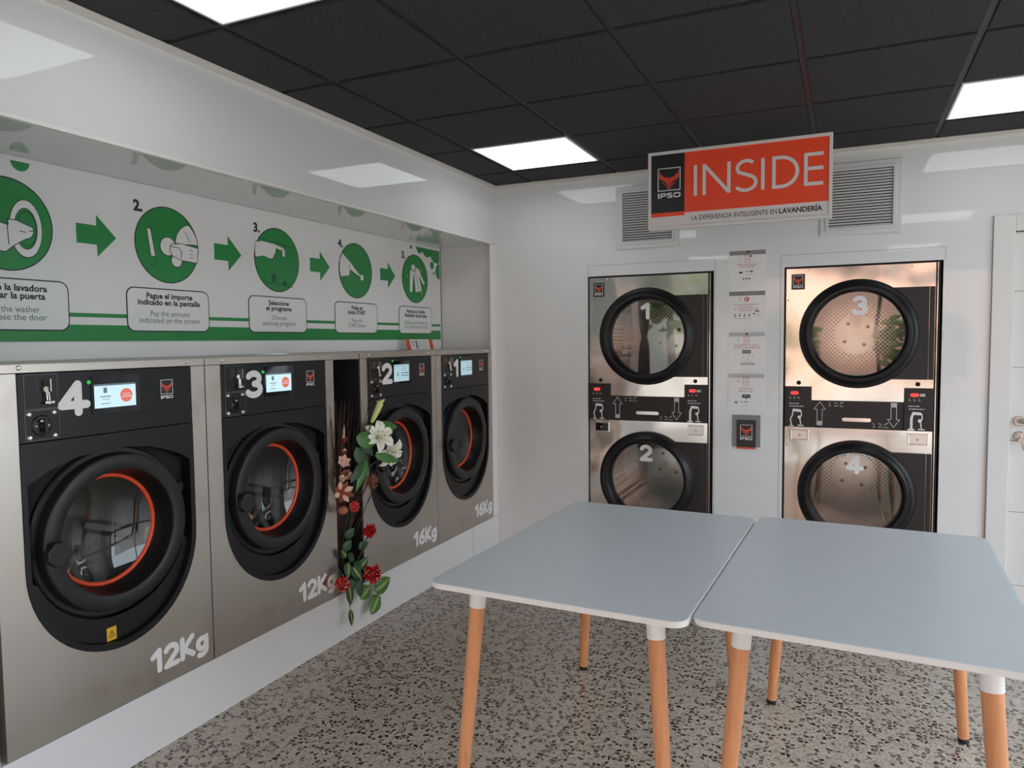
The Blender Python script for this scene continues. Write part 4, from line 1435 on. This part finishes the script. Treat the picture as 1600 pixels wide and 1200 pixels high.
# two long arching twigs
tw.tube([W(-1.74, .75, -.05), W(-1.765, 1.02, .0), W(-1.745, 1.13, .03), W(-1.70, 1.11, .05)], [.002, .0018, .0015, .001], 5)
tw.tube([W(-1.70, .60, -.02), W(-1.60, .80, .06), W(-1.53, .92, .09)], [.002, .0018, .0012], 5)
tw.tube([W(-1.69, .50, 0), W(-1.62, .72, .06), W(-1.57, .90, .08)], [.002, .0018, .0012], 5)
for q_ in range(5):
    a_ = -1.87 - .012 * q_
    tw.tube([W(-1.78, .66, .01), W((a_ - 1.80) / 2, .80, .02), W(a_, .94 - .03 * q_, .02)], [.0018, .0015, .001], 5)
tw.build('twig_bundle', fl)


def leaf(mb, p0, p1, width, bend=.3, m='leaf', mid='leaf_mid', face=(1, -.3, .2), midw=.25, n=8):
    p0, p1 = Vector(p0), Vector(p1)
    d = p1 - p0
    L = d.length
    d.normalize()
    fv = Vector(face)
    fv = (fv - d * fv.dot(d)).normalized()
    sd = d.cross(fv)
    prof = [math.sin(PI * (i / n) ** .8) ** .85 if 0 < i < n else 0 for i in range(n + 1)]
    def strip(wf, off):
        vs, fs = [], []
        for i in range(n + 1):
            t_ = i / n
            c_ = p0 + d * L * t_ + fv * (bend * L * (.25 - (t_ - .5) ** 2) + off)
            w_ = width / 2 * prof[i] * wf
            vs += [c_ + sd * w_ - fv * w_ * .25 + fv * 0, c_, c_ - sd * w_ - fv * w_ * .25]
        for i in range(n):
            a = i * 3
            fs += [(a, a + 1, a + 4, a + 3), (a + 1, a + 2, a + 5, a + 4)]
        return vs, fs
    mb.use(m).add(*strip(1.0, 0.0), smooth=True)
    if mid:
        mb.use(mid).add(*strip(midw, .0012), smooth=True)


def lily(name, c, axis, size, roll=0.0):
    mb = MB('petal')
    c = Vector(c); ax = Vector(axis).normalized()
    u = ax.orthogonal().normalized(); v_ = ax.cross(u)
    for i in range(6):
        a_ = roll + 2 * PI * i / 6
        rd = u * math.cos(a_) + v_ * math.sin(a_)
        wmax = size * (.62 if i % 2 == 0 else .50)
        sd = rd.cross(ax)
        pts = [(0.02, -.45), (.14, -.20), (.34, .02), (.60, .14), (.84, .10), (1.0, -.06)]
        wd = [.10, .45, .85, 1.0, .66, .04]
        vs, fs = [], []
        for (rr, hh), w_ in zip(pts, wd):
            p = c + rd * rr * size + ax * hh * size
            q_ = w_ * wmax / 2
            vs += [p + sd * q_ + ax * q_ * .35, p, p - sd * q_ + ax * q_ * .35]
        for k_ in range(len(pts) - 1):
            b_ = k_ * 3
            fs += [(b_, b_ + 1, b_ + 4, b_ + 3), (b_ + 1, b_ + 2, b_ + 5, b_ + 4)]
        mb.use('petal').add(vs, fs, True)
        vs = []
        for (rr, hh), w_ in list(zip(pts, wd))[:5]:
            p = c + rd * rr * size + ax * (hh * size + .0012)
            vs += [p + sd * .0018, p - sd * .0018]
        mb.use('petal_vein').add(vs, [(2 * k_, 2 * k_ + 1, 2 * k_ + 3, 2 * k_ + 2) for k_ in range(4)], True)
    for i in range(5):
        a_ = 2 * PI * i / 5
        rd = u * math.cos(a_) + v_ * math.sin(a_)
        e_ = c + rd * size * .22 + ax * size * .30
        mb.use('petal_vein').tube([c - ax * size * .3, e_], .0012, 4)
        mb.use('anther').ball(e_, .004, n=6, m=4)
    return mb.build(name, fl)


lily('lily', W(-1.560, 1.000, .07), (.80, -.42, .40), .090, .5)
lily('lily', W(-1.478, .902, .08), (.82, -.25, -.30), .090, .2)
b = MB('bud')
b.tube([W(-1.592, 1.075, .05), W(-1.585, 1.10, .06), W(-1.565, 1.140, .07), W(-1.550, 1.168, .075), W(-1.543, 1.178, .075)], [.008, .013, .016, .017, .012], 12)
for q_ in range(5):
    a_ = 2 * PI * q_ / 5
    leaf(b, W(-1.545, 1.172, .075), W(-1.541 + .028 * math.cos(a_), 1.183 + .006 * math.sin(a_) + .004, .075 + .02 * math.sin(a_)), .016, .2, 'bud', None)
b.build('lily_bud', fl)
st = MB('leaf_dark')
st.tube([W(-1.73, .45, -.05), W(-1.70, .75, .0), W(-1.65, .95, .04), W(-1.59, 1.08, .05)], .0035, 6)
st.tube([W(-1.70, .75, .0), W(-1.64, .90, .03), W(-1.57, .985, .05)], .003, 6)
st.tube([W(-1.70, .70, .0), W(-1.62, .84, .04), W(-1.50, .895, .06)], .003, 6)
st.tube([W(-1.73, .30, .0), W(-1.69, .42, .04), W(-1.655, .505, .06)], .003, 6)
st.tube([W(-1.60, .25, .05), W(-1.57, .17, .05), W(-1.545, .135, .05)], .002, 6)
st.tube([W(-1.80, .29, .02), W(-1.81, .22, .045), W(-1.805, .16, .05)], .002, 6)
st.build('stems', fl)
for (p0, p1, w_, m_, mid) in (
        ((-1.556, 1.050, .05), (-1.385, 1.030, .07), .060, 'leaf', None),
        ((-1.700, 1.010, .03), (-1.575, .962, .07), .085, 'leaf', None),
        ((-1.665, 1.03, .03), (-1.60, .90, .06), .07, 'leaf_dark', None),
        ((-1.600, .905, .07), (-1.435, .852, .11), .050, 'leaf', None),
        ((-1.650, .880, .05), (-1.770, .790, .04), .055, 'leaf_dark', None),
        ((-1.640, .890, .05), (-1.74, .74, .05), .045, 'leaf', None),
        ((-1.700, .960, .03), (-1.66, .850, .05), .07, 'leaf_dark', None)):
    mb = MB('leaf')
    leaf(mb, W(p0[0], p0[1], p0[2]), W(p1[0], p1[1], p1[2]), w_, .25, m_, mid)
    mb.build('lily_leaf', fl)


def dried(name, c, size, m1_, m2_, np_=7, tilt=(.6, -.4, .3), spread=.8):
    mb = MB(m1_)
    c = Vector(c); ax = Vector(tilt).normalized(); u = ax.orthogonal().normalized(); v_ = ax.cross(u)
    mb.ball(c, size * .28, n=8, m=6)
    for i in range(np_):
        a_ = 2 * PI * i / np_ + .3
        rd = u * math.cos(a_) + v_ * math.sin(a_)
        leaf(mb, c + rd * size * .1, c + rd * size * spread + ax * size * .45, size * .5, .3, m2_ if i % 2 else m1_, None, face=ax)
    mb.build(name, fl)


dried('dried_flower', W(-1.822, 1.010, .05), .042, 'dried', 'dried', 6, (.3, -.2, .9), .4)
dried('dried_flower', W(-1.824, .950, .05), .036, 'dried', 'dried_pale', 6, (.3, -.2, .9), .5)
dried('dried_flower', W(-1.836, .905, .05), .050, 'dried_pale', 'dried_pale', 6, (.7, -.4, .4), .7)
dried('dried_flower', W(-1.858, .762, .055), .064, 'dried', 'dried_pale', 8, (.8, -.4, .2), .85)
dried('dried_flower', W(-1.757, .668, .045), .045, 'red', 'dried', 9, (.8, -.4, .2), .7)
dried('dried_flower', W(-1.845, .82, .05), .045, 'dried_pale', 'dried_pale', 5, (.5, -.3, .8), .4)
mb = MB('dried').tube([W(-1.80, .60, -.02), W(-1.84, .80, .03), W(-1.822, 1.06, .045)], [.003, .0025, .001], 5)
mb.use('dried_pale').tube([W(-1.822, 1.02, .047), W(-1.818, 1.05, .047), W(-1.812, 1.085, .045)], [.004, .005, .001], 6)
mb.build('dried_stem', fl)
mb = MB('cone')
cc = W(-1.808, .838, .05)
for i in range(7):
    for q_ in range(8):
        th = .25 + i * .4
        a_ = 2 * PI * q_ / 8 + i * .39
        p = cc + Vector((math.sin(th) * math.cos(a_), math.sin(th) * math.sin(a_), math.cos(th))) * .022
        mb.use('cone' if (q_ + i) % 3 else 'dried_pale').ball(p, .0085, (1, 1, .5), n=6, m=4)
mb.build('pine_cone', fl)
mb = MB('cone')
cc = W(-1.638, .776, .07)
mb.use('dried').ball(cc, .022)
for i in range(90):
    d_ = Vector((rt.gauss(0, 1), rt.gauss(0, 1), rt.gauss(0, 1))).normalized()
    mb.use('cone' if i % 2 else 'terracotta').tube([cc + d_ * .016, cc + d_ * .044], [.0028, .0012], 4)
mb.build('spiky_seed_head', fl)
MB('terracotta').ball(W(-1.838, .668, .045), .024, (1, 1, .9), n=16, m=10).build('terracotta_ball', fl)


def carnation(c, size, flecks=False):
    mb = MB('red')
    c = Vector(c)
    for i in range(70):
        d_ = Vector((rt.gauss(0, 1) + .7, rt.gauss(0, 1) - .3, rt.gauss(0, 1) + .2)).normalized()
        s_ = size * rt.uniform(.75, 1.0)
        leaf(mb, c, c + d_ * s_, size * .6, rt.uniform(-.3, .3), 'red', None, face=(rt.gauss(0, 1), rt.gauss(0, 1), rt.gauss(0, 1)), n=4)
        if flecks and i % 2 == 0:
            mb.use('fleck').ball(c + d_ * s_ * 1.0, size * .055, n=6, m=4)
    mb.use('red').ball(c, size * .6, n=8, m=6)
    mb.build('carnation', fl)


carnation(W(-1.648, .520, .06), .046, False)
carnation(W(-1.650, .300, .07), .060, True)
carnation(W(-1.868, .310, .055), .046, True)
for (p0, p1, w_, mid) in (
        ((-1.80, .40, .04), (-1.83, .33, .06), .05, 'leaf_mid'), ((-1.78, .37, .05), (-1.73, .285, .07), .055, 'leaf_mid'),
        ((-1.72, .335, .04), (-1.645, .385, .05), .05, 'leaf_mid'), ((-1.60, .185, .05), (-1.465, .222, .06), .085, 'leaf_mid'),
        ((-1.655, .235, .06), (-1.735, .190, .06), .075, 'leaf_mid'), ((-1.560, .160, .05), (-1.650, .080, .06), .085, 'leaf_mid'),
        ((-1.812, .285, .05), (-1.800, .180, .05), .045, 'leaf_mid'), ((-1.808, .165, .05), (-1.795, .072, .05), .032, 'leaf_mid'),
        ((-1.73, .30, .05), (-1.735, .20, .06), .05, None), ((-1.76, .32, .04), (-1.79, .24, .05), .05, None),
        ((-1.80, .45, .02), (-1.76, .50, .03), .05, None), ((-1.80, .42, .03), (-1.84, .47, .03), .045, 'leaf_mid'),
        ((-1.75, .43, .03), (-1.80, .40, .05), .05, None), ((-1.70, .44, .03), (-1.64, .46, .05), .045, None),
        ((-1.76, .50, .0), (-1.72, .55, .02), .05, None), ((-1.84, .36, .03), (-1.88, .36, .04), .05, None), ((-1.71, .38, .04), (-1.76, .33, .06), .06, None)):
    mb = MB('leaf_dark')
    leaf(mb, W(p0[0], p0[1], p0[2]), W(p1[0], p1[1], p1[2]), w_, .25, 'leaf' if mid and w_ > .06 else 'leaf_dark', mid, midw=.2)
    mb.build('trailing_leaf', fl)

# ================================================================== street outside; buildings, tree and shrubs invented for the dryer reflections
q = MB('pave')
q.box(-16, 26, -28, YF, -0.12, -0.02)
q.box(XR + 0.1, 26, YF, 6, -0.12, -0.02)
struct(q, 'street_pavement')
b = thing('invented_building', 'invented cream rendered building outside the added glazed right hand side', 'building', (19.0, -6, -0.02))
MB('facade_cream').box(0, 0.5, -12, 12, 0, 3.6).build('wall', b)
MB('frame_dark').box(-0.05, 0.0, -1.0, 0.6, 0, 2.4).build('doorway', b)
b = thing('invented_building', 'invented peach rendered building across the street, added for reflections in the dryers', 'building', (2.0, -17, -0.02))
q = MB('facade').box(-3.0, 10, -0.5, 0, 0, 7.5)
q.build('wall', b)
q = MB('frame_dark')
for xx in (0.0, 3.0, 6.0):
    q.box(xx, xx + 1.0, 0.0, 0.05, 3.4, 5.0)
q.build('window', b)
b = thing('invented_building', 'invented grey rendered building further left across the street, added for reflections', 'building', (-8.0, -18, -0.02))
MB('facade_grey').box(-6, 6.9, -0.5, 0, 0, 5.5).build('wall', b)
MB('frame_dark').box(1.0, 2.2, 0.0, 0.05, 0, 2.4).build('doorway', b)
tr = thing('invented_tree', 'invented leafy green tree outside the shop front, added for reflections', 'tree', (-0.9, -11.0, -0.02))
MB('bark').tube([(0, 0, 0), (.05, 0, 1.4), (0, .1, 2.4)], [.14, .11, .07], 10).build('trunk', tr)
cr = MB('hedge')
for i in range(420):
    d_ = Vector((rt.gauss(0, 1), rt.gauss(0, 1), rt.gauss(0, .8))).normalized() * rt.uniform(.5, 1.5)
    cr.ball(Vector((0, 0, 3.1)) + d_, rt.uniform(.10, .22), (1, 1, .5), n=5, m=3, jit=.3)
cr.build('crown', tr)

for sx_, lab in ((0.6, 'invented green shrub before the peach building, left of its pair, added for reflections'), (3.9, 'invented green shrub before the peach building, right of its pair, added for reflections')):
    sh = thing('invented_shrub', lab, 'shrub', (sx_, -13.5, -0.02))
    cr = MB('hedge')
    for i in range(160):
        d_ = Vector((rt.gauss(0, 1), rt.gauss(0, 1), rt.gauss(0, 1))).normalized() * rt.uniform(.4, .8)
        cr.ball(Vector((0, 0, 1.25)) + Vector((d_.x, d_.y, d_.z * 1.3)), rt.uniform(.08, .18), (1, 1, .6), n=5, m=3, jit=.3)
    cr.build('foliage', sh)
    MB('bark').tube([(0, 0, 0), (.03, 0, 0.9)], [.05, .03], 8).build('stem', sh)
